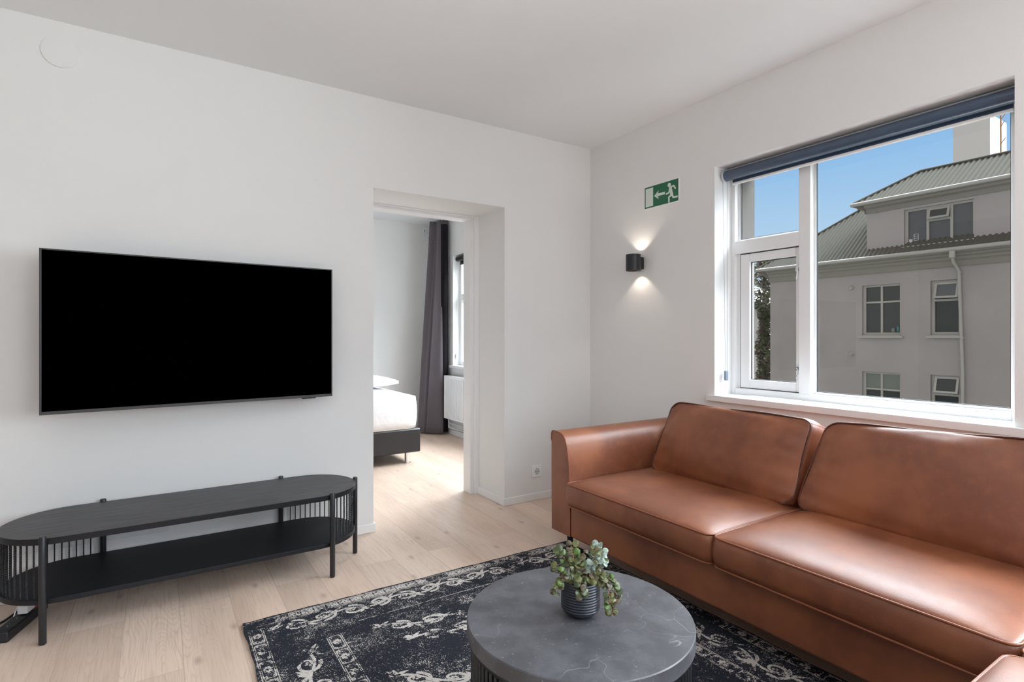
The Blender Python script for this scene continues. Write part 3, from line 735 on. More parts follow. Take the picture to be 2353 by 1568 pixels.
# curtain: folds gathered at the rail, wider at the foot
def curtain():
    cu = thing('curtain', 'long mauve grey curtain gathered beside the bedroom window', 'curtain', (2.76, 6.02, 0))
    w = MB(); nx, nz = 90, 30; vs = []
    top = [(2.872, 6.13), (2.80, 6.18), (2.745, 6.12), (2.80, 6.09), (2.83, 6.03), (2.80, 5.99), (2.835, 5.94), (2.90, 5.93)]
    bot = [(2.86, 6.28), (2.70, 6.28), (2.625, 6.20), (2.640, 6.10), (2.675, 6.06), (2.675, 6.02), (2.80, 5.915), (2.90, 5.945)]
    def cat(P, s):
        s = s*(len(P)-1); i = min(int(s), len(P)-2); f = s-i
        g = lambda q: Vector(P[max(0, min(len(P)-1, q))]+(0,))
        p0, p1, p2, p3 = g(i-1), g(i), g(i+1), g(i+2)
        return 0.5*((2*p1)+(p2-p0)*f+(2*p0-5*p1+4*p2-p3)*f*f+(-p0+3*p1-3*p2+p3)*f**3)
    for j in range(nz+1):
        z = 0.025+(2.555-0.025)*j/nz; k_ = (j/nz)
        for i in range(nx+1):
            s = i/nx; p = cat(bot, s)*(1-k_)+cat(top, s)*k_
            a = 0.007*math.sin(s*34+0.8*math.sin(z*2)); vs.append((p.x+a, p.y+a*0.5, z))
    fs = [(j*(nx+1)+i, j*(nx+1)+i+1, (j+1)*(nx+1)+i+1, (j+1)*(nx+1)+i) for j in range(nz) for i in range(nx)]
    w.add(vs, fs, True); o = w.build('fabric', M_curtain, cu, recalc=False)
    md = o.modifiers.new('solid', 'SOLIDIFY'); md.thickness = 0.003
    # black lining at the window side
    w = MB(); vs = []
    P = [(2.90, 5.94), (2.86, 5.905), (2.815, 5.93), (2.845, 5.955)]
    for j in range(nz+1):
        z = 0.03+(2.50-0.03)*j/nz
        for i in range(25):
            p = cat(P, i/24); vs.append((p.x+0.004*math.sin(i), p.y, z))
    w.add(vs, [(j*25+i, j*25+i+1, (j+1)*25+i+1, (j+1)*25+i) for j in range(nz) for i in range(24)], True)
    o = w.build('lining', M_curtback, cu, recalc=False); md = o.modifiers.new('solid', 'SOLIDIFY'); md.thickness = 0.002
    o['label'] = 'black blackout lining'
curtain()
rl = thing('curtain_rail', 'ceiling curtain rail with chrome glides above the bedroom curtain', 'curtain rail', (2.83, 5.6, 2.58))
MB().box(2.815, 2.845, 4.6, 6.3, 2.575, ZC).build('track', M_white, rl)
for k in range(5):
    w = MB(); y = 5.90+k*0.05; w.tube([(2.83, y, 2.58), (2.83, y, 2.565), (2.822, y+0.006, 2.556), (2.83, y, 2.548)], 0.004, 6); w.build('glide', M_chrome, rl)
w = MB()
for dx in (0, 0.028):
    w.tube([(2.80+dx, 6.42, 2.50), (2.80+dx, 6.42, 2.44), (2.81+dx, 6.41, 2.40), (2.88+dx, 6.37, 2.31), (2.90+dx*0.5, 6.36, 2.26), (2.90+dx*0.5, 6.36, 2.19)], 0.009, 10)
for dx in (0, 0.028): w.cyl((2.80+dx, 6.42), 0.014, 2.495, 2.515, 14)
w.box(2.885, XR, 6.352, 6.368, 2.20, 2.23)
tag(w.build('wall_hook', M_chrome), 'double bent chrome hook on the bedroom wall behind the curtain', 'hook')
# bedroom blind
bb = thing('roller_blind', 'dark roller blind rolled up at the top of the bedroom window', 'blind', (2.99, 5.46, 2.10))
MB().tube([(2.985, 5.08, 2.085), (2.985, 5.845, 2.085)], 0.030, 20).build('roll', M_black, bb)
MB().box(2.995, 3.001, 5.10, 5.80, 2.015, 2.08).build('hem', M_black, bb)
w = MB(); w.tube([(2.975, 5.855, 2.08), (2.975, 5.855, 1.98)], 0.0022, 6); w.tube([(2.968, 5.855, 1.98), (2.972, 5.855, 0.95)], 0.0015, 6); w.build('chain', M_alu, bb)
w = MB(); w.box(2.96, 2.985, 5.845, 5.862, 0.90, 0.96); w.build('chain_weight', M_alu, bb, bevel=0.005)

# ================================================================== WALL THINGS
# television
tv = thing('television', 'large wall mounted flat television with black screen above the low black bench', 'television', (0.19, 3.06, 0.84))
pl = Vector((-0.425, 3.010)); pr = Vector((0.810, 3.111)); du = (pr-pl).normalized(); nn = Vector((du.y, -du.x))  # nn points to the room
WTV = (pr-pl).length; zb, zt = 0.837, 1.5415
def tvp(u, d, z): q = pl+du*u+nn*d; return (q.x, q.y, z)
def tvbox(mb, u0, u1, d0, d1, z0, z1):
    vs = [tvp(u, d, z) for z in (z0, z1) for d in (d0, d1) for u in (u0, u1)]
    mb.add(vs, [(0, 1, 3, 2), (4, 6, 7, 5), (0, 4, 5, 1), (2, 3, 7, 6), (0, 2, 6, 4), (1, 5, 7, 3)])
w = MB()
tvbox(w, 0, 0.008, -0.028, 0, zb, zt); tvbox(w, WTV-0.006, WTV, -0.028, 0, zb, zt); tvbox(w, 0.008, WTV-0.006, -0.028, 0, zt-0.006, zt); tvbox(w, 0.008, WTV-0.006, -0.028, 0, zb, zb+0.014)
w.build('frame', M_tvframe, tv, bevel=0.001)
w = MB(); tvbox(w, 0.008, WTV-0.006, -0.026, -0.002, zb+0.014, zt-0.006); w.build('screen', M_screen, tv)
w = MB(); tvbox(w, 0.16, WTV-0.16, -0.055, -0.0281, zb+0.03, zt-0.2); w.build('back_cover', M_blackp, tv, bevel=0.006)
w = MB(); tvbox(w, WTV-0.16, WTV-0.09, -0.022, -0.004, zb-0.006, zb); w.build('sensor_bar', M_blackp, tv)
w = MB(); w.box(0.0, 0.40, YA-0.02, YA, 1.05, 1.35); w.box(0.10, 0.30, 3.105, YA-0.015, 1.13, 1.27); w.build('wall_bracket', M_black, tv)
# round cover plate high on the wall
w = MB(); w.prism([(0.072*math.cos(2*PI*k/40), 0.072*math.sin(2*PI*k/40)) for k in range(40)], lambda a, c: (-0.379+a, YA, 2.464+c), lambda a, c: (-0.379+a*0.97, YA-0.006, 2.464+c*0.97))
tag(w.build('cover_plate', M_wall), 'round blank cover plate painted over high on the white wall', 'cover plate')
# socket
so = thing('wall_socket', 'white wall socket low on the wall between doorway and sofa', 'socket', (2.270, YA, 0.205))
MB().box(2.228, 2.312, YA-0.009, YA, 0.163, 0.247).build('plate', M_white, so, bevel=0.003)
w = MB(); w.tube([(2.270, YA-0.011, 0.205), (2.270, YA-0.0095, 0.205)], [0.0235, 0.0235], 28); 
w.build('socket_well', mat('socket_well_white', (0.62, 0.62, 0.62), 0.5), so)
w = MB(); w.loop([(2.270+0.024*math.cos(2*PI*k/28), YA-0.011, 0.205+0.024*math.sin(2*PI*k/28)) for k in range(28)], 0.002); w.build('socket_rim', M_white, so)
for dx in (-0.0095, 0.0095):
    w = MB(); w.tube([(2.270+dx, YA-0.0125, 0.205), (2.270+dx, YA-0.0105, 0.205)], 0.003, 12); w.build('contact_hole', M_blackp, so)
w = MB(); w.box(2.267, 2.273, YA-0.0125, YA-0.0105, 0.184, 0.188); w.build('earth_clip', M_black, so)
w = MB(); w.box(2.267, 2.273, YA-0.0125, YA-0.0105, 0.222, 0.226); w.build('earth_clip', M_black, so)
# cable trunking behind the bench
w = MB(); w.box(-1.6, 0.039, YA-0.0125, YA, 0.207, 0.246); w.box(-1.6, 0.041, YA-0.0135, YA, 0.246, 0.252)
tag(w.build('cable_trunking', mat('grey_white_trunking', (0.74, 0.74, 0.745), 0.4), bevel=0.002), 'white cable trunking on the wall behind the low black bench', 'trunking')

# wall lamp with up and down light
lx, ly, lz = 2.695, 2.681, 1.667
lp = thing('wall_lamp', 'black cylindrical wall lamp shining up and down beneath the exit sign', 'wall lamp', (XB, ly, lz))
w = MB(); R0 = 0.050; H = 0.055
w.lathe((lx, ly, lz), [(R0-0.004, -H), (R0, -H), (R0, H), (R0-0.004, H), (R0-0.004, -H)], 48); w.build('housing', M_black, lp, sharp=True)
w = MB(); w.box(lx+R0-0.006, XB, ly-0.022, ly+0.022, lz-0.040, lz+0.040); w.build('bracket', M_black, lp, bevel=0.002)
for s_ in (-1, 1):
    w = MB(); w.cyl((lx, ly), R0-0.004, lz+s_*(H-0.024)-0.001, lz+s_*(H-0.024)+0.001, 36); w.build('lamp_diffuser', M_lampglow, lp)
for s_ in (-1, 1):
    d = bpy.data.lights.new('lamp_light', 'SPOT'); d.energy = 1.7; d.color = (1, 0.86, 0.72); d.spot_size = math.radians(100); d.spot_blend = 0.3; d.shadow_soft_size = 0.012
    o = bpy.data.objects.new('lamp_light', d); C.objects.link(o); o.parent = lp; o.location = (lx+0.028-XB, 0, s_*(H-0.018)); o.rotation_euler = (0 if s_ < 0 else PI, 0, 0)

# exit sign: yz plane, left in the picture = larger y
sg = thing('exit_sign', 'green and white emergency exit sign with arrow and running figure', 'sign', (XB, 2.505, 2.10))
SY0, SY1, SZ0, SZ1 = 2.650, 2.358, 2.0275, 2.1775
MB().box(XB-0.004, XB, SY1-0.004, SY0, SZ0-0.004, SZ1).build('board', M_white, sg)
def sp(u, v, d): return (XB-0.004-d, SY0+(SY1-SY0)*u, SZ0+(SZ1-SZ0)*v)   # u 0..1 left-right, v 0..1 up
def spoly(mb, poly, d0, d1): mb.prism(poly, lambda a, c: sp(a, c, d0), lambda a, c: sp(a, c, d1))
w = MB(); spoly(w, [(0.005, 0.03), (0.985, 0.03), (0.985, 0.975), (0.005, 0.975)], 0, 0.0006); w.build('green_panel', M_green, sg)
w = MB(); spoly(w, [(0.035, 0.09), (0.262, 0.09), (0.262, 0.905), (0.035, 0.905)], 0.0006, 0.0012); w.build('door_symbol', M_signw, sg)
w = MB(); spoly(w, [(0.29, 0.50), (0.425, 0.70), (0.41, 0.565), (0.61, 0.565), (0.61, 0.455), (0.41, 0.455), (0.425, 0.32)], 0.0006, 0.0012); w.build('arrow', M_signw, sg)
w = MB()
asp = (SY0-SY1)/(SZ1-SZ0)
def stroke(pts, r):
    P = [Vector((a*asp, b_, 0)) for a, b_ in pts]
    for i in range(len(P)-1):
        a, b_ = P[i], P[i+1]; d = (b_-a).normalized(); q = Vector((-d.y, d.x, 0)); poly = []
        for k in range(9): an = PI/2+PI*k/8; poly.append(a+(d*math.cos(an)+q*math.sin(an))*r)
        for k in range(9): an = -PI/2+PI*k/8; poly.append(b_+(d*math.cos(an)+q*math.sin(an))*r)
        spoly(w, [(p.x/asp, p.y) for p in poly], 0.0006, 0.0012+0.00004*len(w.v)/200)
spoly(w, [(0.735+0.046*math.cos(2*PI*k/24), 0.80+0.092*math.sin(2*PI*k/24)) for k in range(24)], 0.0006, 0.00125)
stroke([(0.765, 0.645), (0.805, 0.36)], 0.075)
stroke([(0.745, 0.655), (0.725, 0.47), (0.655, 0.445)], 0.034)
stroke([(0.790, 0.70), (0.862, 0.71), (0.905, 0.585)], 0.036)
stroke([(0.800, 0.36), (0.725, 0.28), (0.725, 0.07)], 0.040)
stroke([(0.815, 0.36), (0.845, 0.225), (0.955, 0.215)], 0.040)
w.build('running_figure', M_signw, sg)

# living room blind
bl = thing('roller_blind', 'navy roller blind rolled up along the top of the living room window', 'blind', (2.85, 1.42, 2.14))
MB().tube([(2.852, 0.745, 2.126), (2.852, 2.070, 2.126)], 0.031, 32).build('roll', M_navy, bl)
w = MB(); w.box(2.868, 2.925, 0.740, 2.085, 2.150, 2.172); w.build('head_rail', M_alu, bl, bevel=0.002)
w = MB(); w.tube([(2.852, 2.070, 2.126), (2.852, 2.082, 2.126)], [0.035, 0.035], 28); w.box(2.852, 2.90, 2.074, 2.080, 2.11, 2.17); w.build('end_bracket', M_alu, bl)
w = MB(); w.box(2.876, 2.8785, 0.765, 2.045, 2.082, 2.13); w.build('fabric', M_navy, bl)
w = MB(); w.box(2.870, 2.884, 0.765, 2.045, 2.070, 2.084); w.build('hem_bar', M_white, bl, bevel=0.003)
w = MB()
def beads(mb, a, b_, r=0.0021, step=0.0062):
    a = Vector(a); b_ = Vector(b_); n = int((b_-a).length/step)
    for i in range(n+1):
        p = a+(b_-a)*i/n
        mb.add([p+Vector((r, 0, 0)), p+Vector((0, r, 0)), p+Vector((-r, 0, 0)), p+Vector((0, -r, 0)), p+Vector((0, 0, r)), p+Vector((0, 0, -r))],
               [(0, 1, 4), (1, 2, 4), (2, 3, 4), (3, 0, 4), (1, 0, 5), (2, 1, 5), (3, 2, 5), (0, 3, 5)], True)
beads(w, (2.826, 2.076, 2.095), (2.846, 2.072, 0.955)); beads(w, (2.862, 2.072, 2.095), (2.852, 2.066, 0.955))
w.tube([(2.826, 2.076, 2.095), (2.846, 2.072, 0.955)], 0.0007, 4); w.tube([(2.862, 2.072, 2.095), (2.852, 2.066, 0.955)], 0.0007, 4)
w.build('bead_chain', mat('dark_bead_chain', (0.10, 0.12, 0.15), 0.4), bl)
w = MB(); w.box(2.834, 2.862, 2.061, 2.077, 0.905, 0.965); w.build('chain_weight', mat('grey_clear_plastic', (0.20, 0.25, 0.32), 0.2), bl, bevel=0.007, seg=3)

# ================================================================== LOW BENCH
bn = thing('tv_bench', 'long low black bench with rounded ends under the television', 'bench', (0.167, 2.965, 0))
bx, by = 0.167, 2.950; hl = 0.478; rr0 = 0.235
def stadium(r, n=24):
    P = []
    for k in range(n+1): a = -PI/2+PI*k/n; P.append((bx+hl+r*math.cos(a), by+r*math.sin(a)))
    for k in range(n+1): a = PI/2+PI*k/n; P.append((bx-hl+r*math.cos(a), by+r*math.sin(a)))
    return P
w = MB(); w.prism(stadium(rr0, 36), lambda a, c: (a, c, 0.374), lambda a, c: (a, c, 0.399)); w.m = [1, 0]+[1]*(len(w.f)-2); w.build('bench_top', [M_bwood, M_shelf], bn, bevel=0.002, angle=50)
w = MB(); w.prism(stadium(rr0-0.004, 36), lambda a, c: (a, c, 0.145), lambda a, c: (a, c, 0.165)); w.build('shelf', M_shelf, bn, bevel=0.002, angle=50)
legs = [(0.54, -0.236), (-0.54, -0.236), (0.715+0.006, 0.0), (-0.721, 0.0), (0.388, 0.239), (-0.388, 0.239)]
for dx, dy in legs:
    w = MB(); w.tube([(bx+dx, by+dy, 0.0), (bx+dx, by+dy, 0.004), (bx+dx, by+dy, 0.405), (bx+dx, by+dy, 0.410)], [0.0095, 0.0125, 0.0125, 0.010], 20)
    lg = w.build('leg', M_black, bn)
    for zz in (0.362, 0.133):
        w = MB(); d = Vector((-dx if abs(dy) < .1 else 0, -dy, 0)).normalized(); p = Vector((bx+dx, by+dy, zz))
        w.tube([p+Vector((0, 0, 0.004)), p+d*0.022+Vector((0, 0, 0.009))], 0.006, 8); w.build('bracket', M_black, lg)
def rod_mesh(x, y):
    w = MB(); n = 46; vs = []; s = 0.0031
    for i in range(n+1):
        z = 0.165+(0.374-0.165)*i/n; a = i*0.75
        for k in range(4): vs.append((x+s*math.cos(a+k*PI/2), y+s*math.sin(a+k*PI/2), z))
    w.add(vs, [(i*4+k, i*4+(k+1) % 4, (i+1)*4+(k+1) % 4, (i+1)*4+k) for i in range(n) for k in range(4)], False)
    return w
rod0 = None
for sgn in (1, -1):
    pts = []; rr = 0.221
    sx0 = bx+sgn*(0.388+0.045)
    L0 = (hl-0.433); total = L0+rr*math.radians(162); n = 27
    for i in range(n):
        s = total*i/(n-1)
        if s < L0: pts.append((sx0+sgn*s, by+rr))
        else:
            a = PI/2-(s-L0)/rr; pts.append((bx+sgn*(hl+rr*math.cos(a)), by+rr*math.sin(a)))
    for (x, y) in pts:
        if rod0 is None:
            rod0 = rod_mesh(x, y).build('twisted_rod', M_black, bn, recalc=False); r0 = (x, y)
        else:
            c_ = rod0.copy(); C.objects.link(c_); c_.parent = bn; c_.location = (x-r0[0], y-r0[1], 0)
# power strip
ps = thing('power_strip', 'black power strip on the floor under the left end of the bench', 'power strip', (-0.46, 2.93, 0))
a0 = Vector((-0.487, 2.80, 0)); a1 = Vector((-0.402, 3.065, 0)); dd = (a1-a0).normalized(); qq = Vector((-dd.y, dd.x, 0))  # towards -x
Rps = Matrix((dd, qq, Vector((0, 0, 1)))).transposed(); Ls = (a1-a0).length
def psbox(mb, u0, u1, v0, v1, z0, z1): mb.box(u0, u1, v0, v1, z0, z1, Rps, a0)
w = MB(); psbox(w, 0, Ls, 0, 0.055, 0.0, 0.040); w.build('body', M_blackp, ps, bevel=0.005)
for u in (0.045, 0.105, 0.165):
    c_ = a0+dd*u+qq*0.0275
    w = MB(); w.tube([c_+Vector((0, 0, 0.0395)), c_+Vector((0, 0, 0.0415))], 0.019, 24); o = w.build('socket_well', M_seal, ps)
    w = MB(); w.tube([c_+dd*0.006+Vector((0, 0, 0.0415)), c_+dd*0.006+Vector((0, 0, 0.0435))], 0.0022, 8); w.build('contact_pin', mat('brass', (0.7, 0.55, 0.2), 0.3, metal=1), o)
w = MB(); psbox(w, Ls-0.045, Ls-0.02, 0.008, 0.028, 0.040, 0.0475); w.build('switch', M_red, ps, bevel=0.002)
ad = thing('charger_plug', 'white charger plugged into the black power strip', 'charger', tuple(a0+dd*0.165+Vector((0, 0, 0.0436))))
w = MB(); psbox(w, 0.138, 0.198, 0.006, 0.042, 0.0436, 0.098); w.build('body', M_white, ad, bevel=0.005)
def sag(mb, P, r, n=8):
    P = [Vector(p) for p in P]; out = []
    for i in range(len(P)-1):
        g = lambda q: P[max(0, min(len(P)-1, q))]
        p0, p1, p2, p3 = g(i-1), g(i), g(i+1), g(i+2)
        for k in range(8):
            f_ = k/8; out.append(0.5*((2*p1)+(p2-p0)*f_+(2*p0-5*p1+4*p2-p3)*f_*f_+(-p0+3*p1-3*p2+p3)*f_**3))
    out.append(P[-1]); mb.tube(out, r, n)
w = MB(); sag(w, [a0+dd*0.168+qq*0.043+Vector((0, 0, 0.09)), a0+dd*0.15+qq*0.05+Vector((0, 0, 0.06)), a0+dd*0.12+qq*0.06+Vector((0, 0, 0.008)), a0+dd*0.06+qq*0.09+Vector((0, 0, 0.005)), a0+dd*0.12+qq*0.12+Vector((0, 0, 0.03)), a0+dd*0.2+qq*0.14+Vector((0, 0, 0.005)), a0+dd*0.26+qq*0.22+Vector((0, 0, 0.005))], 0.0022)
tag(w.build('charger_cable', M_white), 'thin white cable curling behind the black power strip', 'cable')
w = MB(); sag(w, [a1+qq*0.03+Vector((0, 0, 0.02))+dd*0.001, a1+dd*0.03+qq*0.05+Vector((0, 0, 0.006)), a1+dd*0.0+qq*0.10+Vector((0, 0, 0.005)), a1-dd*0.12+qq*0.12+Vector((0, 0, 0.005)), a1-dd*0.20+qq*0.20+Vector((0, 0, 0.02)), a1-dd*0.10+qq*0.26+Vector((0, 0, 0.005))], 0.0045)
w2_ = w; tag(w.build('power_cable', M_blackp), 'thick black cable looping behind the power strip under the bench', 'cable')

# ================================================================== RUG
RX0, RX1, RY0, RY1 = 0.283, 1.945, 0.06, 2.455
w = MB()
vs = []; nx, ny = 60, 80
rp = random.Random(3)
def redge(t, ph): return 0.0022*math.sin(t*9+ph)+0.0015*math.sin(t*23+ph*2)
loop_ = []
for i in range(nx): t_ = i/nx; loop_.append((RX0+(RX1-RX0)*t_, RY0+redge(t_*3, 1)))
for i in range(ny): t_ = i/ny; loop_.append((RX1+redge(t_*4, 2), RY0+(RY1-RY0)*t_))
for i in range(nx): t_ = i/nx; loop_.append((RX1-(RX1-RX0)*t_, RY1+redge(t_*3, 3)))
for i in range(ny): t_ = i/ny; loop_.append((RX0+redge(t_*4, 4), RY1-(RY1-RY0)*t_))
w.prism(loop_, lambda a, c: (a, c, 0.0), lambda a, c: (a, c, 0.009))
w.mi = 1; ZR = 0.0094
def ribbon(P, wd):
    P = [Vector((p[0], p[1], 0)) for p in P]; n = len(P); vs = []
    for i, p in enumerate(P):
        d = (P[min(i+1, n-1)]-P[max(i-1, 0)]); d = d.normalized() if d.length > 1e-9 else Vector((1, 0, 0)); q = Vector((-d.y, d.x, 0))
        h = wd[i] if isinstance(wd, list) else wd
        a = p+q*h; b_ = p-q*h; vs += [(a.x, a.y, ZR+0.00002*(len(w.f) % 9)), (b_.x, b_.y, ZR+0.00002*(len(w.f) % 9))]
    w.add(vs, [(2*i, 2*i+1, 2*i+3, 2*i+2) for i in range(n-1)], False)
def leaf(x, y, a, l, wd):
    P = []; W_ = []
    for k in range(9):
        s = k/8; P.append((x+l*s*math.cos(a+0.5*s), y+l*s*math.sin(a+0.5*s))); W_.append(wd*math.sin(PI*min(1, s*0.92+0.08))**0.8)
    ribbon(P, W_)
def spiral(x, y, a0, turn, r0, r1, sgn, wd):
    P = []; W_ = []; n = 34
    for k in range(n+1):
        s = k/n; r = r0+(r1-r0)*s; a = a0+sgn*turn*s; P.append((x+r*math.cos(a), y+r*math.sin(a))); W_.append(wd*(1-0.45*s))
    ribbon(P, W_)
    e_ = P[-1]; leaf(e_[0], e_[1], a0+sgn*turn, 0.001, 0.001)
def scroll(T, length, amp=0.032, per=0.235, seed=1):
    """T maps (s along, t across) to rug xy"""
    rn = random.Random(seed)
    def TT(pts): return [T(*p) for p in pts]
    base_rib = ribbon
    n = int(length/0.01)
    ribbon(TT([(i*0.01, amp*0.55*math.sin(2*PI*i*0.01/per)) for i in range(n+1)]), [0.0032+0.003*abs(math.sin(2*PI*i*0.01/per)) for i in range(n+1)])
    k = 0; s = per*0.25
    while s < length-0.03:
        sg_ = 1 if k % 2 == 0 else -1
        # C spiral under / over each crest
        P = []; W_ = []
        for q in range(40):
            f_ = q/39; r = 0.046*(1-0.72*f_); a = sg_*(PI*0.55-2.2*PI*f_)
            P.append(T(s+0.03+r*math.cos(a)*1.2, -sg_*0.006+r*math.sin(a)*0.85)); W_.append(0.0062*(1-0.45*f_)+0.001)
        ribbon(P, W_)
        for q in range(6):   # acanthus leaves fanning out
            a = sg_*(0.5+q*0.42)+rn.uniform(-.1, .1)+ (0 if q < 3 else 0.4*sg_); l = 0.045-0.003*q
            o_x = s-0.045; o_y = sg_*0.012
            P = []; W_ = []
            for z_ in range(8):
                f_ = z_/7; P.append(T(o_x+l*f_*math.cos(a-PI*0.15*sg_*f_)*(1 if q % 2 else -1), o_y+l*f_*math.sin(a+0.4*sg_*f_)*0.9)); W_.append(0.0068*math.sin(PI*(0.1+0.88*f_))+0.0004)
            ribbon(P, W_)
        for q in range(5):   # small flower dots
            a = q*2*PI/5; cx_, cy_ = s+0.028, 0.0
            P = [T(cx_+0.006*math.cos(a), cy_+0.006*math.sin(a)), T(cx_+0.015*math.cos(a), cy_+0.015*math.sin(a))]
            ribbon(P, 0.0042)
        s += per*0.5; k += 1
def blocks(T, length, wd, step, seed=2):
    rn = random.Random(seed); s = 0
    ribbon([T(i*0.02, wd) for i in range(int(length/0.02))], 0.0016); ribbon([T(i*0.02, -wd) for i in range(int(length/0.02))], 0.0016)
    while s < length-step:
        h = step*0.46; q = wd*0.78
        if rn.random() < 0.85:
            ribbon([T(s+0.006, -q), T(s+2*h-0.006, -q)], 0.0016); ribbon([T(s+0.006, q), T(s+2*h-0.006, q)], 0.0016)
            ribbon([T(s+0.004, -q), T(s+0.004, q)], 0.002); ribbon([T(s+2*h-0.004, -q), T(s+2*h-0.004, q)], 0.002)
            for z_ in range(7):
                a = z_*2*PI/7; r = 0.62*min(h, q)
                P = []; 
                for y_ in range(7): f_ = y_/6; P.append(T(s+h+(r*f_+0.003)*math.cos(a+1.1*f_)*1.25, (r*f_+0.003)*math.sin(a+1.1*f_)))
                ribbon(P, [0.0024+0.0016*math.sin(PI*y_/6) for y_ in range(7)])
            for cx_, cy_ in ((0.2, 0.7), (0.2, -0.7), (1.8, 0.7), (1.8, -0.7)):
                P = []
                for y_ in range(8): a = y_*0.75; P.append(T(s+h*cx_+0.006*(1-y_/14)*math.cos(a), q*cy_+0.006*(1-y_/14)*math.sin(a)))
                ribbon(P, 0.0022)
        s += step
xl, xr_ = RX0, RX1; yt = RY1
TL = lambda s, t: (xl+0.085+s, yt-0.122+t)
scroll(TL, RX1-RX0-0.17, seed=1)
blocks(lambda s, t: (xl+0.01+s, yt-0.038+t), RX1-RX0-0.03, 0.024, 0.052, 2)
ribbon([(xl+0.40+0.02*i, yt-0.232) for i in range(58)], 0.0018)
ribbon([(xl+0.08+0.02*i, yt-0.070) for i in range(72)], 0.0012)
blocks(lambda s, t: (xl+0.035+t, yt-0.08-s), 2.2, 0.026, 0.125, 3)
blocks(lambda s, t: (xl+0.285+t, yt-0.29-s), 1.8, 0.027, 0.11, 4)
scroll(lambda s, t: (xl+0.165+t*1.15, yt-0.33-s), 1.9, per=0.29, seed=5)
blocks(lambda s, t: (xr_-0.035+t, yt-0.08-s), 2.2, 0.026, 0.125, 6)
scroll(lambda s, t: (xr_-0.150+t*1.15, yt-0.20-s), 2.0, seed=7)
blocks(lambda s, t: (xr_-0.262+t, yt-0.29-s), 1.8, 0.027, 0.11, 8)
# faded field ornaments
for (sx, sy, ln, an, sd) in ((0.72, 2.13, 0.5, -0.25, 9), (0.80, 1.98, 0.6, -0.1, 10), (0.66, 1.80, 0.5, -0.6, 11), (1.25, 0.95, 0.4, -1.2, 12), (1.45, 1.5, 0.3, 0.5, 13)):
    scroll(lambda s, t: (sx+s*math.cos(an)-t*0.8*math.sin(an), sy+s*math.sin(an)+t*0.8*math.cos(an)), ln, 0.03, 0.26, sd)
tag(w.build('rug', [M_rug, M_rugp], recalc=False), 'worn black and beige rug with scroll borders under the coffee table', 'rug')

# ================================================================== COFFEE TABLE
cx_, cy_, rt = 0.981, 1.185, 0.3098
ct = thing('coffee_table', 'round coffee table with dark stone top and black slatted drum', 'table', (cx_, cy_, 0.01))
w = MB(); w.lathe((cx_, cy_, 0), [(0, 0.360), (rt-0.003, 0.360), (rt, 0.362), (rt, 0.3975), (rt-0.0025, 0.400), (0, 0.400)], 128); w.build('table_top', M_stone, ct, sharp=True)
w = MB(); w.lathe((cx_, cy_, 0), [(rt-0.030, 0.345), (rt-0.008, 0.345), (rt-0.008, 0.36), (rt-0.030, 0.36), (rt-0.030, 0.345)], 96); w.build('upper_ring', M_black, ct)
w = MB(); w.lathe((cx_, cy_, 0), [(rt-0.030, 0.0098), (rt-0.008, 0.0098), (rt-0.008, 0.03), (rt-0.030, 0.03), (rt-0.030, 0.0098)], 96); w.build('lower_ring', M_black, ct)
s0 = None; nS = 96
for k in range(nS):
    a = 2*PI*k/nS; x, y = cx_+(rt-0.016)*math.cos(a), cy_+(rt-0.016)*math.sin(a)
    if s0 is None: s0 = MB().cyl((x, y), 0.0055, 0.03, 0.345, 10).build('slat', M_black, ct); q0 = (x, y)
    else:
        c_ = s0.copy(); C.objects.link(c_); c_.parent = ct; c_.location = (x-q0[0], y-q0[1], 0)

# potted plant
px, py, pz = 0.982, 1.178, 0.400
pt = thing('potted_plant', 'small trailing plant in ribbed black pot on coffee table', 'potted plant', (px, py, pz))
prof = [(0, 0.0), (0.030, 0.0), (0.0315, 0.004), (0.031, 0.007)]
for k in range(0, 97):
    z = 0.007+k*0.091/96; base = 0.0535*min(1, (0.60+0.40*math.sin(min(1, (z-0.003)/0.022)*PI/2)))
    if z > 0.08: base -= (z-0.08)*0.06
    prof.append((base+0.0009*math.sin(2*PI*z/0.0072), z))
prof += [(0.0520, 0.0985), (0.0500, 0.0990), (0.0485, 0.0975), (0.0480, 0.02), (0, 0.02)]
w = MB(); w.lathe((px, py, pz), prof, 64); w.build('pot', M_pot, pt)
w = MB(); w.lathe((px+0.004, py+0.003, pz), [(0.030, 0.022), (0.038, 0.094), (0.040, 0.096), (0.041, 0.094), (0.0365, 0.090), (0.0365, 0.075)], 40); w.build('inner_pot', M_blackp, pt)
w = MB(); w.lathe((px+0.004, py+0.003, pz), [(0, 0.080), (0.02, 0.082), (0.0366, 0.078)], 32); w.build('soil', M_soil, pt)
yaw = math.radians(32.7); Rv = Vector((math.cos(yaw), -math.sin(yaw), 0)); Fv = Vector((math.sin(yaw), math.cos(yaw), 0))
def PP(a, z, d=0): return Vector((px, py, pz))+Rv*a+Fv*d+Vector((0, 0, z))
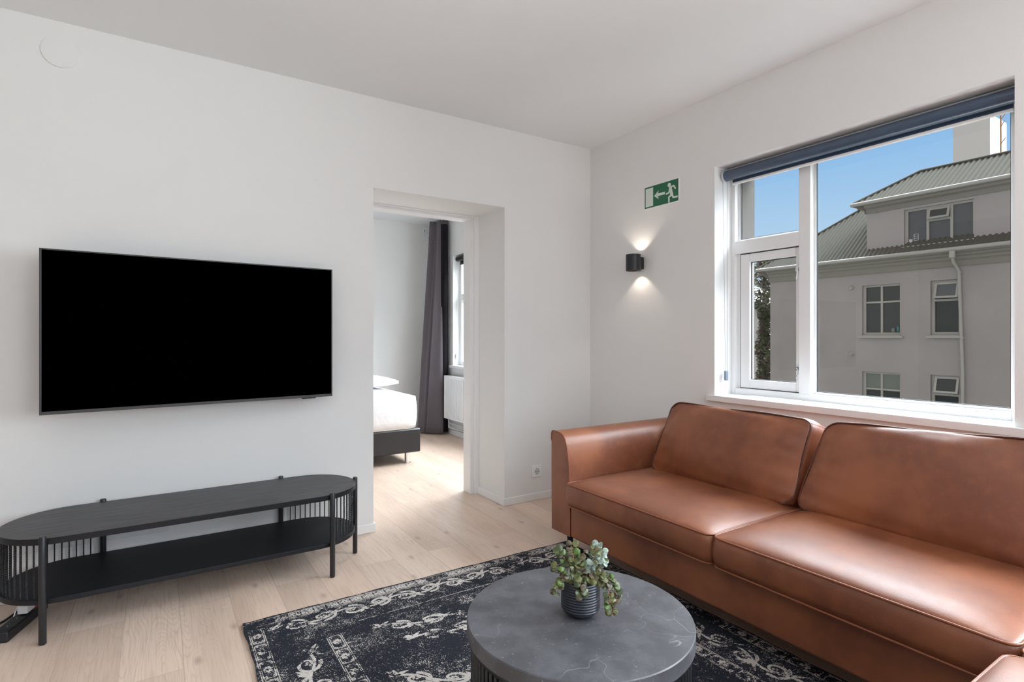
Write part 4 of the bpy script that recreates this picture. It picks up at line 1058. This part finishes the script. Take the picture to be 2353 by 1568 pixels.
stems = [
 [(0.0, .085, 0), (-.012, .130, -.01), (-.022, .165, -.012), (-.028, .195, -.012)],
 [(0.0, .085, 0), (-.02, .125, .01), (-.045, .150, .01), (-.058, .178, .006)],
 [(-.01, .085, -.02), (-.035, .118, -.028), (-.058, .130, -.03), (-.070, .140, -.03)],
 [(-.02, .09, -.02), (-.045, .112, -.03), (-.062, .104, -.04), (-.070, .085, -.045)],
 [(-.01, .09, -.03), (-.008, .115, -.05), (-.006, .095, -.06), (-.004, .082, -.062)],
 [(.0, .085, 0), (.006, .125, -.01), (-.002, .150, -.015), (.004, .172, -.012)],
 [(.01, .085, .01), (.03, .135, .01), (.042, .168, .01), (.046, .190, .01)],
 [(.01, .085, .02), (.04, .12, .02), (.058, .150, .02), (.068, .165, .02)],
 [(.02, .09, .0), (.042, .12, -.01), (.052, .138, -.01), (.060, .150, -.012)],
 [(.02, .09, -.02), (.05, .125, -.03), (.072, .115, -.03), (.084, .095, -.03)],
 [(.03, .09, -.01), (.062, .118, -.02), (.085, .095, -.02), (.094, .06, -.02), (.092, .030, -.02)],
 [(.03, .09, -.01), (.060, .10, -.03), (.072, .07, -.035), (.078, .04, -.035), (.082, .012, -.04)],
 [(-.01, .09, .02), (-.03, .13, .03), (-.02, .155, .035)],
 [(.01, .09, -.02), (.02, .12, -.04), (.028, .11, -.052)],
]
ws = MB(); wl = MB(); rl_ = random.Random(11)
def disc_leaf(c, nrm, r, mi):
    nrm = nrm.normalized(); u = nrm.orthogonal().normalized(); v_ = nrm.cross(u); a0_ = rl_.uniform(0, 6.28)
    u, v_ = u*math.cos(a0_)+v_*math.sin(a0_), v_*math.cos(a0_)-u*math.sin(a0_)
    vs = [c+nrm*0.0012]; n = 14
    for ring, (rr, h) in enumerate(((0.55, 0.0009), (1.0, -0.0008))):
        for k in range(n):
            a = 2*PI*k/n; q = rr*r*(1-0.16*max(0, math.cos(a))**6)
            vs.append(c+u*math.cos(a)*q*1.08+v_*math.sin(a)*q*0.95+nrm*(h+0.0016*rr*math.cos(2*a)))
    fs = [(0, 1+k, 1+(k+1) % n) for k in range(n)]+[(1+k, 1+n+k, 1+n+(k+1) % n, 1+(k+1) % n) for k in range(n)]
    wl.mi = mi; wl.add(vs, fs, True)
for si, st in enumerate(stems):
    P = [PP(a, z, d) for a, z, d in st]; out = []
    for i in range(len(P)-1):
        g = lambda q: P[max(0, min(len(P)-1, q))]
        p0, p1, p2, p3 = g(i-1), g(i), g(i+1), g(i+2)
        for k in range(7):
            f_ = k/7; out.append(0.5*((2*p1)+(p2-p0)*f_+(2*p0-5*p1+4*p2-p3)*f_*f_+(-p0+3*p1-3*p2+p3)*f_**3))
    out.append(P[-1]); ws.tube(out, 0.0009, 6)
    nl = len(out)
    for i in range(5, nl, 2):
        for side in (-1, 1):
            if rl_.random() < 0.10: continue
            p = out[i]; off = Vector((rl_.gauss(0, .6), rl_.gauss(0, .6), rl_.gauss(0, .5)))
            off = (off+Rv*side*0.9).normalized()*rl_.uniform(0.007, 0.014)
            c = p+off; ws.tube([p, c], 0.0005, 4, caps=False)
            nrm = Vector((rl_.gauss(0, .45), rl_.gauss(0, .45), 0.9))-Fv*rl_.uniform(0.2, 1.3)
            right_side = st[-1][0] > 0.035 and st[-1][1] > 0.13
            mi = rl_.choice([3, 3, 3, 0]) if right_side else rl_.choice([0, 0, 0, 1, 2, 2, 2, 4, 4])
            disc_leaf(c, nrm, rl_.uniform(0.0068, 0.0108), mi)
ws.build('stems', M_stem, pt, recalc=False); o = wl.build('foliage', M_leafs, pt, recalc=False)

# ================================================================== SOFA
sf = thing('sofa', 'cognac brown leather corner sofa with piped cushions under the window', 'sofa', (2.2, 1.2, 0.01))
SX = 1.81; SB = 2.715
armp = [(2.256, 0.117), (2.2565, 0.25), (2.261, 0.40), (2.268, 0.48), (2.276, 0.54), (2.286, 0.59), (2.298, 0.62), (2.315, 0.640), (2.338, 0.650), (2.37, 0.654), (2.400, 0.655), (2.412, 0.651), (2.417, 0.640), (2.418, 0.60), (2.418, 0.40), (2.416, 0.117)]
def arm(prof, x0, x1):
    w = MB(); n = len(prof); xs_ = [x0, x0+0.25, x0+0.5, x0+0.75, x1]
    vs = []
    cy0 = sum(p[0] for p in prof)/n; cz0 = sum(p[1] for p in prof)/n
    rows = [(x0, 0.985, 0), (x0-0.002, 0.93, 0)]
    for x in xs_: vs += [(x, a, c) for a, c in prof]
    fs = []
    for j in range(len(xs_)-1):
        for k in range(n): a = j*n+k; b_ = j*n+(k+1) % n; fs.append((a, b_, b_+n, a+n))
    w.add(vs, fs, True)
    w.add([(x0, a, c) for a, c in prof], [tuple(range(n))], False); w.add([(x1, a, c) for a, c in prof], [tuple(range(n))[::-1]], False)
    return w
ao = arm(armp, SX, SB).build('armrest', M_leather, sf)
w = MB(); w.tube([(SX, a, c) for a, c in armp[1:14]], 0.0035, 8); o = w.build('piping', M_piping, ao)
w = MB(); w.box(SX, 2.60, -0.42, 2.254, 0.117, 0.293); w.box(0.98, SX-0.001, -0.42, 0.455, 0.117, 0.293)
w.build('base', M_leather, sf, bevel=0.010, seg=3)
w = MB(); w.box(2.56, SB, -0.42, 2.256, 0.13, 0.665); w.build('back_frame', M_leather, sf, bevel=0.03, seg=4)
def cushion(name, hx, hy, hz, r, dt_, db, xf, n=30, p=4, bulge=0.006, wr=0.003, seed=1, pr=0.0038, wave=0.0):
    w = MB(); a, b_ = grid_cushion(w, hx, hy, hz, r, dt_, db, xf, n, p, bulge, wr, seed)
    o = w.build(name, M_leather, sf)
    rn = random.Random(seed)
    for lp_ in (a, b_):
        m_ = MB(); ph = rn.uniform(0, 6)
        if wave: lp_ = [q+Vector((0, 0, wave*math.sin(i*0.31+ph))) for i, q in enumerate(lp_)]
        m_.loop(lp_, pr); m_.build('piping', M_piping, o, recalc=False)
    return o
zs0, zs1 = 0.294, 0.405
# seat cushions: local x -> world x, local y -> world y
def seat(x0, x1, y0, y1, seed, dome=0.028):
    cx, cy, cz = (x0+x1)/2, (y0+y1)/2, (zs0+zs1)/2
    cushion('seat_cushion', (x1-x0)/2, (y1-y0)/2, (zs1-zs0)/2, 0.035, dome, 0.0, lambda p: Vector((cx, cy, cz))+p, 30, 7, 0.008, 0.0025, seed)
seat(1.772, 2.552, 1.360, 2.250, 1)
seat(1.772, 2.552, 0.464, 1.352, 2)
seat(1.74, 2.552, -0.40, 0.452, 3)
seat(0.98, 1.722, -0.40, 0.470, 4, 0.04)
# back cushions leaning on the back frame
Bx, Bz = 2.322, 0.425; Tx, Tz = 2.435, 0.800
U = Vector((Tx-Bx, 0, Tz-Bz)); Hc = U.length; U.normalize(); Nn = Vector((-U.z, 0, U.x))
def backc(yb0, yb1, yt0, yt1, seed, lift=0.0):
    hz = 0.070; hx = Hc/2; 
    def xf(p):
        s = (p.x+hx)/(2*hx)
        y0 = yb0*(1-s)+yt0*s; y1 = yb1*(1-s)+yt1*s; tt = (p.y+1)/2
        y = y0+(y1-y0)*tt
        q = Vector((Bx, 0, Bz))+U*(p.x+hx)+Nn*(p.z-hz)
        return Vector((q.x, y, q.z+lift*(1-tt)*s))
    # local y in [-1,1] scaled by hy=1 with physical rounding handled through aspect
    w = MB()
    W_ = (yb1-yb0)/2
    def xf2(p): return xf(Vector((p.x, p.y/W_, p.z)))
    a, b_ = grid_cushion(w, hx, W_, hz, 0.055, 0.052, 0.02, xf2, 34, 2.6, 0.010, 0.011, seed)
    o = w.build('back_cushion', M_leather, sf)
    for lp_ in (a, b_):
        m_ = MB(); lp2 = [q+Nn*(0.004*math.sin(i*0.27+seed)) + U*(0.0025*math.sin(i*0.4+seed)) for i, q in enumerate(lp_)]
        m_.loop(lp2, 0.0042); m_.build('piping', M_pipingd, o, recalc=False)
backc(1.362, 2.185, 1.325, 2.108, 21)
backc(0.455, 1.345, 0.455, 1.262, 22, 0.03)
for (x, y, z0) in ((1.865, 2.325, 0.0095), (1.865, 0.75, 0.0095), (2.66, 2.34, 0), (2.66, -0.33, 0), (1.05, 0.38, 0.0095), (1.05, -0.34, 0)):
    w = MB(); w.tube([(x, y, z0), (x, y, 0.118)], [0.014, 0.018], 16); w.build('leg', M_black, sf)
